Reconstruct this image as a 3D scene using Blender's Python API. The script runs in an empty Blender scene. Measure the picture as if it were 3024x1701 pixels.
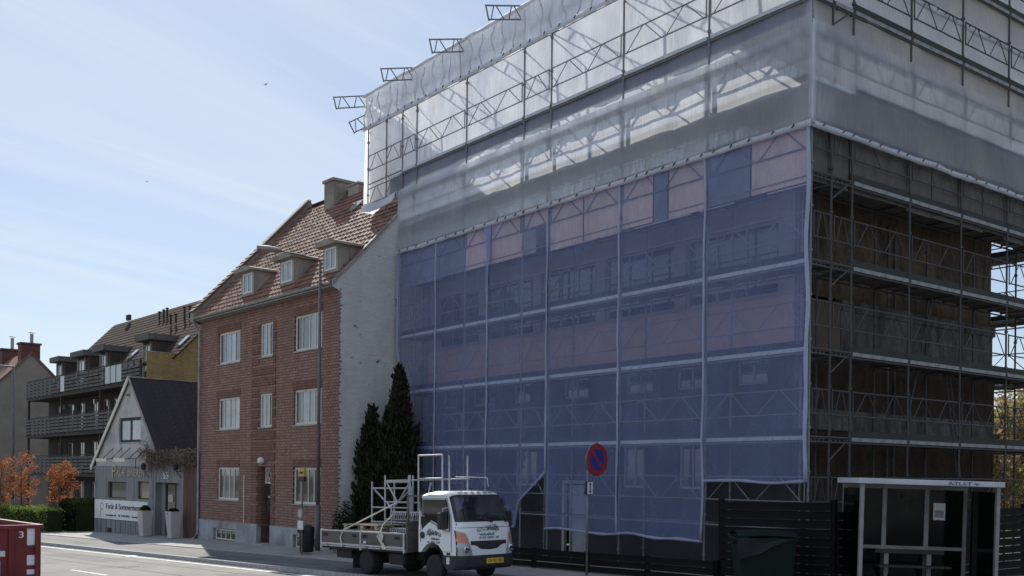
import bpy, bmesh, math, random
from mathutils import Vector, Matrix, noise
R = math.radians
random.seed(7)
scene = bpy.context.scene
COL = scene.collection

# ------------------------------------------------------------------ camera
cam_data = bpy.data.cameras.new("camera")
cam = bpy.data.objects.new("camera", cam_data)
COL.objects.link(cam)
cam_data.sensor_width = 36.0
cam_data.lens = 36.18
cam_data.shift_y = 0.1824
cam_data.clip_start = 0.1
cam_data.clip_end = 3000
cam.matrix_world = (Matrix.Translation((14.3045, -19.3766, 2.5)) @ Matrix.Rotation(math.pi/2 - 0.6547, 4, 'Z')
                    @ Matrix.Rotation(math.pi/2, 4, 'X') @ Matrix.Rotation(0.0104, 4, 'Z'))
scene.camera = cam

# ------------------------------------------------------------------ sky and sun
SUN_EL, SUN_AZ = 36.0, 161.5           # elevation, heading towards the sun (degrees from +X, counter-clockwise)
S = Vector((math.cos(R(SUN_AZ))*math.cos(R(SUN_EL)), math.sin(R(SUN_AZ))*math.cos(R(SUN_EL)), math.sin(R(SUN_EL))))
world = bpy.data.worlds.new("World"); scene.world = world; world.use_nodes = True
wn, wl = world.node_tree.nodes, world.node_tree.links
bg = wn["Background"]
sky = wn.new("ShaderNodeTexSky"); sky.sky_type = 'NISHITA'; sky.sun_disc = False
sky.sun_elevation = R(SUN_EL); sky.sun_rotation = R(90 - SUN_AZ)
sky.air_density = 1.0; sky.dust_density = 0.3; sky.ozone_density = 1.6; sky.altitude = 20
# thin wind-drawn cirrus mixed over the sky, on a flat cloud layer
geo = wn.new("ShaderNodeTexCoord")
sep = wn.new("ShaderNodeSeparateXYZ"); wl.new(geo.outputs["Generated"], sep.inputs[0])
zc = wn.new("ShaderNodeMath"); zc.operation = 'MAXIMUM'; wl.new(sep.outputs[2], zc.inputs[0]); zc.inputs[1].default_value = 0.02
zd = wn.new("ShaderNodeMath"); zd.operation = 'ADD'; wl.new(zc.outputs[0], zd.inputs[0]); zd.inputs[1].default_value = 0.08
dv = []
for i in (0, 1):
    m = wn.new("ShaderNodeMath"); m.operation = 'DIVIDE'; wl.new(sep.outputs[i], m.inputs[0]); wl.new(zd.outputs[0], m.inputs[1]); dv.append(m)
cmb = wn.new("ShaderNodeCombineXYZ"); wl.new(dv[0].outputs[0], cmb.inputs[0]); wl.new(dv[1].outputs[0], cmb.inputs[1])
mp = wn.new("ShaderNodeMapping"); wl.new(cmb.outputs[0], mp.inputs[0])
mp.inputs["Rotation"].default_value = (0, 0, R(-14))
mp2 = wn.new("ShaderNodeMapping"); wl.new(mp.outputs[0], mp2.inputs[0]); mp2.inputs["Scale"].default_value = (2.3, 0.30, 1); mp2.inputs["Location"].default_value = (3.1, 0.4, 0)
nz = wn.new("ShaderNodeTexNoise"); nz.inputs["Scale"].default_value = 0.9; nz.inputs["Detail"].default_value = 7; nz.inputs["Roughness"].default_value = 0.58; nz.inputs["Distortion"].default_value = 0.7
wl.new(mp2.outputs[0], nz.inputs["Vector"])
cr = wn.new("ShaderNodeValToRGB"); cr.color_ramp.elements[0].position = 0.44; cr.color_ramp.elements[1].position = 0.70
cr.color_ramp.elements[0].color = (0, 0, 0, 1); cr.color_ramp.elements[1].color = (1, 1, 1, 1)
wl.new(nz.outputs["Fac"], cr.inputs[0])
cf = wn.new("ShaderNodeMath"); cf.operation = 'MULTIPLY_ADD'; wl.new(cr.outputs[0], cf.inputs[0]); cf.inputs[1].default_value = 0.62; cf.inputs[2].default_value = 0.0
veil = wn.new("ShaderNodeMixRGB"); veil.inputs[0].default_value = 0.55; wl.new(sky.outputs[0], veil.inputs[1]); veil.inputs[2].default_value = (4.15, 5.1, 6.6, 1)
mixw = wn.new("ShaderNodeMixRGB"); wl.new(cf.outputs[0], mixw.inputs[0]); wl.new(veil.outputs[0], mixw.inputs[1])
mixw.inputs[2].default_value = (6.6, 7.3, 8.2, 1)
wl.new(mixw.outputs[0], bg.inputs[0]); bg.inputs[1].default_value = 0.083
sun_data = bpy.data.lights.new("sun", 'SUN'); sun_data.energy = 3.8; sun_data.angle = R(0.53); sun_data.color = (1.0, 0.95, 0.87)
sun = bpy.data.objects.new("sun", sun_data); COL.objects.link(sun)
sun.rotation_euler = S.to_track_quat('Z', 'Y').to_euler(); sun.location = (-40, 20, 60)
vs = scene.view_settings
vs.view_transform = 'Standard'; vs.look = 'None'; vs.gamma = 1; vs.use_curve_mapping = False; vs.exposure = 0.50
scene.cycles.max_bounces = 6; scene.cycles.transparent_max_bounces = 16; scene.cycles.diffuse_bounces = 3
scene.cycles.use_denoising = True
scene.cycles.sample_clamp_indirect = 6

# ------------------------------------------------------------------ helpers
def gz(x):                                # the street falls gently towards the far end
    return 0.018 * (min(max(x, -75), 30) + 6)

class MB:
    """collects faces; build() links them as one mesh object"""
    def __init__(s): s.v = []; s.f = []; s.uvs = None
    def add(s, vs, fs):
        n = len(s.v); s.v += [tuple(p) for p in vs]; s.f += [tuple(n + i for i in f) for f in fs]; return s
    def box(s, x0, x1, y0, y1, z0, z1):
        return s.add([(x0,y0,z0),(x1,y0,z0),(x1,y1,z0),(x0,y1,z0),(x0,y0,z1),(x1,y0,z1),(x1,y1,z1),(x0,y1,z1)],
              [(0,3,2,1),(4,5,6,7),(0,1,5,4),(1,2,6,5),(2,3,7,6),(3,0,4,7)])
    def cbox(s, c, d):
        return s.box(c[0]-d[0]/2, c[0]+d[0]/2, c[1]-d[1]/2, c[1]+d[1]/2, c[2]-d[2]/2, c[2]+d[2]/2)
    def bbox(s, x0, x1, y0, y1, z0, z1, b=0.01):
        """box with chamfered vertical & horizontal edges"""
        bm = bmesh.new(); bmesh.ops.create_cube(bm, size=1)
        for v in bm.verts:
            v.co = Vector(((x0+x1)/2 + v.co.x*(x1-x0), (y0+y1)/2 + v.co.y*(y1-y0), (z0+z1)/2 + v.co.z*(z1-z0)))
        bmesh.ops.bevel(bm, geom=bm.edges[:], offset=b, segments=1, affect='EDGES')
        return s.bm(bm)
    def bm(s, bm, mat=None):
        bm.verts.index_update()
        vs = [(mat @ v.co if mat else v.co)[:] for v in bm.verts]; fs = [[v.index for v in f.verts] for f in bm.faces]
        bm.free(); return s.add(vs, fs)
    def quad(s, a, b, c, d): return s.add([a,b,c,d], [(0,1,2,3)])
    def poly(s, pts): return s.add(pts, [tuple(range(len(pts)))])
    def prism(s, pts, off):
        """closed polygon extruded by the vector off"""
        n = len(pts); o = Vector(off); q = [tuple(Vector(p)+o) for p in pts]
        return s.add(list(pts)+q, [tuple(range(n))[::-1], tuple(range(n,2*n))] + [(i,(i+1)%n,n+(i+1)%n,n+i) for i in range(n)])
    def bar(s, p0, p1, w, h=None, up=(0,0,1)):
        h = h or w; p0, p1 = Vector(p0), Vector(p1); d = (p1-p0).normalized(); u = Vector(up)
        if abs(d.dot(u)) > 0.98: u = Vector((0,1,0))
        r = d.cross(u).normalized(); u = r.cross(d)
        c = [r*(w/2)*a + u*(h/2)*b for a,b in ((-1,-1),(1,-1),(1,1),(-1,1))]
        return s.add([p0+k for k in c]+[p1+k for k in c], [(0,3,2,1),(4,5,6,7)]+[(i,(i+1)%4,4+(i+1)%4,4+i) for i in range(4)])
    def tube(s, p0, p1, r, n=8, r1=None, cap=True):
        p0, p1 = Vector(p0), Vector(p1); r1 = r if r1 is None else r1; d = (p1-p0).normalized()
        u = Vector((0,0,1)) if abs(d.z) < 0.95 else Vector((1,0,0)); a = d.cross(u).normalized(); b = a.cross(d)
        ring = lambda p, q: [p + (a*math.cos(2*math.pi*i/n) + b*math.sin(2*math.pi*i/n))*q for i in range(n)]
        f = [(i,(i+1)%n,n+(i+1)%n,n+i) for i in range(n)]
        if cap: f += [tuple(range(n))[::-1], tuple(range(n,2*n))]
        return s.add(ring(p0,r)+ring(p1,r1), f)
    def path(s, pts, r, n=6):
        """tube along a polyline; r a number or list"""
        P = [Vector(p) for p in pts]; N = len(P); rs = r if isinstance(r, (list,tuple)) else [r]*N; vs = []
        for i,p in enumerate(P):
            d = (P[min(i+1,N-1)]-P[max(i-1,0)]).normalized(); u = Vector((0,0,1)) if abs(d.z) < 0.9 else Vector((1,0,0))
            a = d.cross(u).normalized(); b = a.cross(d)
            vs += [p + (a*math.cos(2*math.pi*k/n) + b*math.sin(2*math.pi*k/n))*rs[i] for k in range(n)]
        f = [(i*n+k, i*n+(k+1)%n, (i+1)*n+(k+1)%n, (i+1)*n+k) for i in range(N-1) for k in range(n)]
        f += [tuple(range(n))[::-1], tuple(range((N-1)*n, N*n))]
        return s.add(vs, f)
    def lathe(s, prof, c=(0,0,0), n=20, axis='Z'):
        vs = []
        for (r,h) in prof:
            for i in range(n):
                a = 2*math.pi*i/n; x, y = r*math.cos(a), r*math.sin(a)
                vs.append({'Z':(c[0]+x,c[1]+y,c[2]+h),'Y':(c[0]+x,c[1]+h,c[2]+y),'X':(c[0]+h,c[1]+x,c[2]+y)}[axis])
        m = len(prof); f = [(j*n+i, j*n+(i+1)%n, (j+1)*n+(i+1)%n, (j+1)*n+i) for j in range(m-1) for i in range(n)]
        f += [tuple(range(n))[::-1], tuple(range((m-1)*n, m*n))]
        return s.add(vs, f)
    def grid(s, fn, nu, nv):
        vs = [fn(i/nu, j/nv) for j in range(nv+1) for i in range(nu+1)]
        return s.add(vs, [(j*(nu+1)+i, j*(nu+1)+i+1, (j+1)*(nu+1)+i+1, (j+1)*(nu+1)+i) for j in range(nv) for i in range(nu)])
    def mesh(s, name, mat, smooth=False, fix=True):
        me = bpy.data.meshes.new(name); me.from_pydata(s.v, [], s.f)
        if fix:
            bm = bmesh.new(); bm.from_mesh(me); bmesh.ops.recalc_face_normals(bm, faces=bm.faces); bm.to_mesh(me); bm.free()
        if smooth:
            me.polygons.foreach_set("use_smooth", [True]*len(me.polygons))
        if mat: me.materials.append(mat)
        me.update(); return me
    def build(s, name, mat, parent=None, smooth=False, loc=None, fix=True):
        return put(name, s.mesh(name, mat, smooth, fix), parent, loc)

def put(name, me, parent=None, loc=None, rot=None, scale=None):
    o = bpy.data.objects.new(name, me); COL.objects.link(o)
    if parent is not None: o.parent = parent
    if loc is not None: o.location = loc
    if rot is not None: o.rotation_euler = rot
    if scale is not None: o.scale = scale
    return o
def autosmooth(o, ang=35):
    me = o.data; me.polygons.foreach_set("use_smooth", [True]*len(me.polygons))
    bm = bmesh.new(); bm.from_mesh(me); a = R(ang)
    for e in bm.edges:
        e.smooth = not (len(e.link_faces) == 2 and e.calc_face_angle(0) > a)
    bm.to_mesh(me); bm.free(); return o
def tag(o, label=None, cat=None, group=None, kind=None):
    if label: o["label"] = label
    if cat: o["category"] = cat
    if group: o["group"] = group
    if kind: o["kind"] = kind
    return o
def thing(name, label, cat, loc=(0,0,0), rotz=0, group=None):
    o = bpy.data.objects.new(name, None); COL.objects.link(o); o.empty_display_size = 0.2
    o.location = loc; o.rotation_euler = (0,0,rotz); return tag(o, label, cat, group)
def copy_tree(o, parent=None):
    c = o.copy(); COL.objects.link(c); c.parent = parent
    for ch in list(o.children): copy_tree(ch, c)
    return c

# ------------------------------------------------------------------ materials
def newmat(name):
    m = bpy.data.materials.new(name); m.use_nodes = True
    return m, m.node_tree.nodes, m.node_tree.links, m.node_tree.nodes["Principled BSDF"]
def coords(n, l, scale=(1,1,1), rot=(0,0,0)):
    tc = n.new("ShaderNodeTexCoord"); mp = n.new("ShaderNodeMapping"); l.new(tc.outputs["Object"], mp.inputs[0])
    mp.inputs["Scale"].default_value = scale; mp.inputs["Rotation"].default_value = rot; return mp.outputs[0]
def noise_node(n, l, vec, scale, detail=4, rough=0.55, dist=0.0):
    t = n.new("ShaderNodeTexNoise"); t.inputs["Scale"].default_value = scale; t.inputs["Detail"].default_value = detail
    t.inputs["Roughness"].default_value = rough; t.inputs["Distortion"].default_value = dist
    if vec is not None: l.new(vec, t.inputs["Vector"])
    return t.outputs["Fac"]
def ramp(n, l, fac, stops):
    r = n.new("ShaderNodeValToRGB"); e = r.color_ramp.elements
    while len(e) < len(stops): e.new(0.5)
    for k,(p,c) in enumerate(stops):
        e[k].position = p; e[k].color = (*c,1) if len(c) == 3 else c
    l.new(fac, r.inputs[0]); return r.outputs[0]
def mixc(n, l, fac, a, b, mode='MIX'):
    m = n.new("ShaderNodeMixRGB"); m.blend_type = mode
    for i,x in ((0,fac),(1,a),(2,b)):
        if hasattr(x, "links"): l.new(x, m.inputs[i])
        elif i == 0: m.inputs[0].default_value = x
        else: m.inputs[i].default_value = (*x,1) if len(x) == 3 else x
    return m.outputs[0]
def bump(n, l, p, h, strength=0.3, dist=0.01):
    b = n.new("ShaderNodeBump"); b.inputs["Strength"].default_value = strength; b.inputs["Distance"].default_value = dist
    l.new(h, b.inputs["Height"]); l.new(b.outputs[0], p.inputs["Normal"])
def mat(name, col, rough=0.7, metal=0.0, var=0.25, scale=3.0, bump_s=0.0, bump_scale=40, spec=0.4, dirt=None, stretch=(1,1,1)):
    """plain surface: base colour broken up by two octaves of noise, optional dirt colour in patches"""
    m, n, l, p = newmat(name); v = coords(n, l, stretch)
    f = noise_node(n, l, v, scale, 6, 0.6)
    lo = tuple(c*(1-var) for c in col); hi = tuple(min(1, c*(1+var)) for c in col)
    c = ramp(n, l, f, [(0.3,lo),(0.7,hi)])
    if dirt:
        f2 = noise_node(n, l, v, scale*0.45, 8, 0.65, 0.4); d = ramp(n, l, f2, [(0.48,(0,0,0)),(0.68,(1,1,1))])
        c = mixc(n, l, d, c, dirt)
    l.new(c, p.inputs["Base Color"]); p.inputs["Roughness"].default_value = rough; p.inputs["Metallic"].default_value = metal
    p.inputs["Specular IOR Level"].default_value = spec
    if bump_s: bump(n, l, p, noise_node(n, l, v, bump_scale, 5), bump_s)
    return m
def brick_mat(name, axis, c1, c2, mortar, bw=0.24, bh=0.067, rough=0.85, bump_s=0.6, stain=(0.12,0.09,0.08)):
    m, n, l, p = newmat(name); tc = n.new("ShaderNodeTexCoord"); sp = n.new("ShaderNodeSeparateXYZ"); l.new(tc.outputs["Object"], sp.inputs[0])
    cb = n.new("ShaderNodeCombineXYZ"); l.new(sp.outputs[0 if axis == 'X' else 1], cb.inputs[0]); l.new(sp.outputs[2], cb.inputs[1])
    b = n.new("ShaderNodeTexBrick"); l.new(cb.outputs[0], b.inputs["Vector"])
    b.inputs["Color1"].default_value = (*c1,1); b.inputs["Color2"].default_value = (*c2,1); b.inputs["Mortar"].default_value = (*mortar,1)
    b.inputs["Scale"].default_value = 1.0; b.inputs["Brick Width"].default_value = bw; b.inputs["Row Height"].default_value = bh
    b.inputs["Mortar Size"].default_value = 0.012; b.inputs["Mortar Smooth"].default_value = 0.3; b.inputs["Bias"].default_value = 0.0
    f = noise_node(n, l, tc.outputs["Object"], 0.7, 7, 0.6); d = ramp(n, l, f, [(0.45,(0,0,0)),(0.75,(0.55,0.55,0.55))])
    c = mixc(n, l, d, b.outputs["Color"], stain)
    fs = noise_node(n, l, coords(n, l, (2.2,2.2,0.16)), 1.6, 6, 0.65); c = mixc(n, l, 0.4, c, ramp(n, l, fs, [(0.30,(0.52,0.5,0.5)),(0.55,(1,1,1))]), 'MULTIPLY')
    f3 = noise_node(n, l, tc.outputs["Object"], 9, 3); c = mixc(n, l, 0.35, c, ramp(n, l, f3, [(0.3,(0.35,0.35,0.35)),(0.7,(1,1,1))]), 'MULTIPLY')
    l.new(c, p.inputs["Base Color"]); p.inputs["Roughness"].default_value = rough; p.inputs["Specular IOR Level"].default_value = 0.25
    inv = n.new("ShaderNodeMath"); inv.operation = 'SUBTRACT'; inv.inputs[0].default_value = 1; l.new(b.outputs["Fac"], inv.inputs[1])
    bump(n, l, p, inv.outputs[0], bump_s, 0.012); return m
def glass_mat(name, tint, rough=0.05, spec=0.8):
    m, n, l, p = newmat(name)
    tc = n.new("ShaderNodeTexCoord"); f = noise_node(n, l, tc.outputs["Object"], 1.3, 2)
    l.new(ramp(n, l, f, [(0.3, tuple(c*0.6 for c in tint)), (0.7, tint)]), p.inputs["Base Color"])
    p.inputs["Roughness"].default_value = rough; p.inputs["Specular IOR Level"].default_value = spec; p.inputs["IOR"].default_value = 1.52
    p.inputs["Coat Weight"].default_value = 0.6; p.inputs["Coat Roughness"].default_value = 0.02
    bump(n, l, p, noise_node(n, l, tc.outputs["Object"], 2.0, 1), 0.06, 0.02); return m
M = {}
M['galv_d'] = mat('shaded_galvanised_steel', (0.07,0.068,0.068), 0.6, 0.25, 0.25, 14)  # darker steel for side and back scaffold, their shade put into the colour
M['alu_d'] = mat('shaded_aluminium_edge', (0.25,0.25,0.255), 0.55, 0.1, 0.2, 9, dirt=(0.17,0.165,0.16))  # darker copy of the deck edge, shade of the side front painted in
M['galv'] = mat('galvanised_steel', (0.20,0.203,0.212), 0.5, 0.4, 0.25, 14)
M['alu'] = mat('aluminium_edge', (0.52,0.53,0.55), 0.5, 0.15, 0.15, 9, dirt=(0.5,0.49,0.47))
M['toe'] = mat('green_toe_board', (0.020,0.024,0.021), 0.7, 0, 0.3, 3)
M['deckm'] = mat('deck_board', (0.13,0.12,0.11), 0.8, 0, 0.35, 2.5, 0.3, 30, dirt=(0.11,0.1,0.09), stretch=(0.4,3,1))
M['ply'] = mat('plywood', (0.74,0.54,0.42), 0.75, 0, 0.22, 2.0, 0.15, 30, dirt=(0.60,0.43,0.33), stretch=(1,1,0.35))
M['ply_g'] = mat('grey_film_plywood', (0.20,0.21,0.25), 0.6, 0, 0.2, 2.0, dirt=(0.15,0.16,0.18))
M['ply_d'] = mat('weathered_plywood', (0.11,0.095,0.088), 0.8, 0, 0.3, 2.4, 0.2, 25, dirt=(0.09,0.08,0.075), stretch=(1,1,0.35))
M['asphalt'] = mat('asphalt', (0.225,0.215,0.20), 0.85, 0, 0.18, 1.2, 0.35, 120, spec=0.3, dirt=(0.165,0.158,0.148))
M['flag'] = mat('concrete_flags', (0.34,0.32,0.30), 0.85, 0, 0.15, 2, 0.25, 60, dirt=(0.25,0.24,0.23))
M['granite'] = mat('granite_kerb', (0.36,0.35,0.35), 0.8, 0, 0.3, 12, 0.3, 50)
M['cycle'] = mat('cycle_asphalt', (0.15,0.147,0.147), 0.85, 0, 0.2, 1.5, 0.3, 120, dirt=(0.1,0.1,0.1))
M['paint'] = mat('road_paint', (0.7,0.69,0.66), 0.7, 0, 0.2, 8, dirt=(0.42,0.41,0.4))
M['soil'] = mat('bare_soil', (0.10,0.085,0.065), 0.95, 0, 0.4, 2, 0.5, 30, dirt=(0.05,0.06,0.03))
M['white'] = mat('white_paint', (0.74,0.74,0.73), 0.5, 0, 0.06, 3, dirt=(0.66,0.65,0.63))
M['cream'] = mat('cream_frame_paint', (0.72,0.67,0.58), 0.55, 0, 0.08, 4, dirt=(0.6,0.55,0.47))
M['pane'] = glass_mat('window_glass', (0.30,0.34,0.36))
M['pane_d'] = glass_mat('dark_window_glass', (0.03,0.032,0.035))
M['zinc'] = mat('zinc_sheet', (0.36,0.34,0.32), 0.55, 0.3, 0.2, 4, dirt=(0.24,0.22,0.2))
M['black'] = mat('black_plastic', (0.02,0.02,0.022), 0.5, 0, 0.2, 5)
M['darkwood'] = mat('dark_stained_wood', (0.05,0.042,0.035), 0.75, 0, 0.35, 2.5, 0.25, 25, stretch=(0.3,3,3))
M['rubber'] = mat('tyre_rubber', (0.025,0.025,0.026), 0.85, 0, 0.25, 8)
M['tar'] = mat('tar', (0.05,0.049,0.05), 0.8, 0, 0.3, 4); M['patch'] = mat('newer_asphalt', (0.125,0.123,0.122), 0.85, 0, 0.2, 2, 0.3, 120)
# ------------------------------------------------------------------ ground, road, pavement
def kerb_y(x): return -6.85 + (x + 9.3)*0.1056
def strip(name, x0, x1, fa, fb, dz, m, step=3.0):
    mb = MB(); n = int((x1-x0)/step)
    mb.grid(lambda u,v: (x0+(x1-x0)*u, fa(x0+(x1-x0)*u)*(1-v)+fb(x0+(x1-x0)*u)*v, gz(x0+(x1-x0)*u)+dz), n, 1)
    return tag(mb.build(name, m), kind='structure')
g = MB(); xs = [-900,-400,-200,-100,-75,-50,-25,0,30,60,120,300,900]
for a,b in zip(xs[:-1], xs[1:]):
    g.quad((a,-900,gz(a)-0.2),(b,-900,gz(b)-0.2),(b,900,gz(b)-0.2),(a,900,gz(a)-0.2))
tag(g.build('ground', M['soil']), kind='structure')
strip('road', -260, 90, lambda x: kerb_y(x)-60, lambda x: kerb_y(x)+0.02, -0.11, M['asphalt'])
strip('cycle_path', -260, 90, lambda x: kerb_y(x)+0.13, lambda x: kerb_y(x)+2.55, -0.004, M['cycle'])
strip('pavement', -260, 90, lambda x: kerb_y(x)+2.68, lambda x: 14 if x > -15 else (6 if x>-40 else kerb_y(x)+4.3), 0.0, M['flag'])
for nm, off, lo, hi in (('road_kerb', 0.0, -0.2, 0.012), ('path_kerb', 2.55, -0.15, 0.022)):
    k = MB(); x = -200
    while x < 60:
        y0, y1 = kerb_y(x)+off, kerb_y(x+1.15)+off
        k.add([(x+.004,y0,gz(x)+lo),(x+1.146,y1,gz(x+1.15)+lo),(x+1.146,y1+.13,gz(x+1.15)+lo),(x+.004,y0+.13,gz(x)+lo),
               (x+.004,y0+.012,gz(x)+hi),(x+1.146,y1+.012,gz(x+1.15)+hi),(x+1.146,y1+.13,gz(x+1.15)+hi),(x+.004,y0+.13,gz(x)+hi)],
              [(4,5,6,7),(0,1,5,4),(2,3,7,6),(1,2,6,5),(3,0,4,7)]); x += 1.15
    tag(k.build(nm, M['granite']), kind='structure')
for k in range(-9, 8):                       # lane dashes
    xa = -15.97 + k*7.0; mb = MB(); w = 0.10
    f = lambda x, o: (x, kerb_y(x)-4.06+o, gz(x)-0.105)
    mb.quad(f(xa,-w/2), f(xa+2.45,-w/2), f(xa+2.45,w/2), f(xa,w/2))
    tag(mb.build('lane_marking', M['paint']), kind='structure')
strip('edge_marking', -160, 60, lambda x: kerb_y(x)-0.42, lambda x: kerb_y(x)-0.30, -0.106, M['paint'])
for off, x0_, x1_, w_ in ((-1.35,-120,-3,.045),(-2.75,-120,40,.05),(1.2,-90,-12,.03)):   # tarred joints along the street
    strip('tar_joint', x0_, x1_, lambda x: kerb_y(x)+off+.06*math.sin(x*.37), lambda x: kerb_y(x)+off+w_+.06*math.sin(x*.37+.02), -0.1055 if off < 0 else .001, M['tar'], 1.5)
for px_, o_, L_, w_ in ((-24.0,-2.2,5.5,1.1),(-34.0,-.9,7.0,.8),(-12.0,-1.9,3.2,.9),(-19.5,.5,4.0,.9)):   # re-laid trench patches
    strip('asphalt_patch', px_, px_+L_, lambda x: kerb_y(x)+o_, lambda x: kerb_y(x)+o_+w_, -.1075 if o_ < 0 else .0005, M['patch'], 1.0)
for px_, o_ in ((-16.2,-2.4),(-29.0,1.1)):
    tag(MB().lathe([(.30,0),(.30,.006),(.0,.006)],(0,0,0),20).build('manhole_cover', M['tar'], None, loc=(px_, kerb_y(px_)+o_, gz(px_)+(-.1075 if o_ < 0 else .0))), kind='structure')
drain = MB(); drain.box(-.2,.2,-.2,.2,-.012,0.0)
tag(drain.build('gully_cover', M['black'], None, loc=(-21.0, kerb_y(-21)-.35, gz(-21)-.098)), kind='structure')

# ------------------------------------------------------------------ walls and windows
def wall_holes(mb, x0, x1, z0, z1, holes, y, depth=0.14, tf=None):
    """wall in the plane y (outside towards -y) with rectangular holes and their reveals; tf maps points"""
    tf = tf or (lambda p: p)
    X = sorted({x0,x1,*[h[0] for h in holes],*[h[1] for h in holes]}); Zs = sorted({z0,z1,*[h[2] for h in holes],*[h[3] for h in holes]})
    for a,b in zip(X[:-1],X[1:]):
        for c,d in zip(Zs[:-1],Zs[1:]):
            if any(h[0] <= (a+b)/2 <= h[1] and h[2] <= (c+d)/2 <= h[3] for h in holes): continue
            mb.quad(*[tf(p) for p in ((a,y,c),(b,y,c),(b,y,d),(a,y,d))])
    for a,b,c,d in holes:
        for q in (((a,y,c),(b,y,c),(b,y+depth,c),(a,y+depth,c)),((a,y,d),(a,y+depth,d),(b,y+depth,d),(b,y,d)),
                  ((a,y,c),(a,y+depth,c),(a,y+depth,d),(a,y,d)),((b,y,c),(b,y,d),(b,y+depth,d),(b,y+depth,c))):
            mb.quad(*[tf(p) for p in q])
M['curtain'] = mat('pale_curtain', (0.55,0.54,0.5), 0.9, 0, 0.25, 3, stretch=(9,1,0.6))
def window(parent, x0, x1, z0, z1, y, bars=(), frame=0.07, fm='white', pm='pane', hbars=(), sill=True, depth=0.06, barw=0.045, panes=None, name='window', flat=False):
    """window set at the plane y: frame + bars in one mesh, every pane and the sill its own sub-part; bars are fractions of the width"""
    f = MB(); d = depth
    f.box(x0,x0+frame,y,y+d,z0,z1).box(x1-frame,x1,y,y+d,z0,z1).box(x0+frame,x1-frame,y,y+d,z0,z0+frame).box(x0+frame,x1-frame,y,y+d,z1-frame,z1)
    xi, xj = x0+frame, x1-frame; xsx = [xi]
    for b in bars:
        c = xi+(xj-xi)*b; f.box(c-barw/2,c+barw/2,y+.004,y+d-.004,z0+frame,z1-frame); xsx += [c-barw/2, c+barw/2]
    xsx.append(xj)
    zsz = [z0+frame]
    for b in hbars:
        c = z0+frame+(z1-z0-2*frame)*b; zsz += [c-barw/2, c+barw/2]
        for i in range(0,len(xsx),2): f.box(xsx[i],xsx[i+1],y+.006,y+d-.006,c-barw/2,c+barw/2)
    zsz.append(z1-frame)
    w = f.build(name, M[fm], parent)
    k = 0
    for i in range(0,len(xsx),2):
        for j in range(0,len(zsz),2):
            pmn = (panes[k % len(panes)] if panes else pm); k += 1
            MB().box(xsx[i],xsx[i+1],y+d*.5,y+d*.5+.012,zsz[j],zsz[j+1]).build('pane', M[pmn], parent if flat else w)
    if sill: MB().box(x0-.04,x1+.04,y-.1,y+.02,z0-.05,z0-.004).build('sill', M['zinc'], w)
    return w

# ------------------------------------------------------------------ the brick house
M['brick_r'] = brick_mat('red_brick', 'X', (0.42,0.238,0.178), (0.31,0.175,0.133), (0.10,0.078,0.07), 0.24, 0.105, stain=(0.22,0.125,0.095))
M['brick_rp'] = brick_mat('dark_red_brick', 'X', (0.30,0.15,0.11), (0.22,0.11,0.082), (0.10,0.078,0.07), 0.24, 0.105, stain=(0.18,0.10,0.078))
def painted_brick():
    m, n, l, p = newmat('white_painted_brick'); tc = n.new("ShaderNodeTexCoord"); sp = n.new("ShaderNodeSeparateXYZ"); l.new(tc.outputs["Object"], sp.inputs[0])
    cb = n.new("ShaderNodeCombineXYZ"); l.new(sp.outputs[1], cb.inputs[0]); l.new(sp.outputs[2], cb.inputs[1])
    b = n.new("ShaderNodeTexBrick"); l.new(cb.outputs[0], b.inputs["Vector"]); b.inputs["Scale"].default_value = 1
    b.inputs["Brick Width"].default_value = 0.24; b.inputs["Row Height"].default_value = 0.075; b.inputs["Mortar Size"].default_value = 0.008
    b.inputs["Color1"].default_value = (0.70,0.675,0.645,1); b.inputs["Color2"].default_value = (0.62,0.60,0.57,1); b.inputs["Mortar"].default_value = (0.52,0.51,0.49,1)
    st = coords(n, l, (1,1,0.4)); f = noise_node(n, l, st, 1.1, 6, 0.6); c = mixc(n, l, ramp(n,l,f,[(0.4,(0,0,0)),(0.75,(0.6,0.6,0.6))]), b.outputs["Color"], (0.45,0.43,0.39))
    # paint flaked off single bricks, where a slow noise allows it
    b2 = n.new("ShaderNodeTexBrick"); l.new(cb.outputs[0], b2.inputs["Vector"]); b2.inputs["Scale"].default_value = 1
    b2.inputs["Brick Width"].default_value = 0.24; b2.inputs["Row Height"].default_value = 0.075; b2.inputs["Mortar Size"].default_value = 0.0; b2.inputs["Bias"].default_value = -0.05
    b2.inputs["Color1"].default_value = (0,0,0,1); b2.inputs["Color2"].default_value = (1,1,1,1)
    f2 = noise_node(n, l, tc.outputs["Object"], 3.2, 5, 0.7); m1 = mixc(n, l, 1.0, ramp(n,l,f2,[(0.635,(0,0,0)),(0.655,(1,1,1))]), ramp(n,l,b2.outputs["Color"],[(0.5,(0.1,0.1,0.1)),(0.7,(1,1,1))]), 'MULTIPLY')
    c = mixc(n, l, m1, c, (0.10,0.07,0.055)); l.new(c, p.inputs["Base Color"]); p.inputs["Roughness"].default_value = 0.8
    inv = n.new("ShaderNodeMath"); inv.operation = 'SUBTRACT'; inv.inputs[0].default_value = 1; l.new(b.outputs["Fac"], inv.inputs[1]); bump(n, l, p, inv.outputs[0], 0.35, 0.008)
    return m
M['brick_w'] = painted_brick()
M['plinth'] = mat('pale_plinth_render', (0.36,0.37,0.38), 0.85, 0, 0.2, 1.6, 0.2, 20, dirt=(0.22,0.21,0.2))
M['tile'] = mat('clay_pantile', (0.25,0.135,0.098), 0.72, 0, 0.35, 1.7, 0.1, 30, spec=0.2, dirt=(0.17,0.095,0.072))
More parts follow.
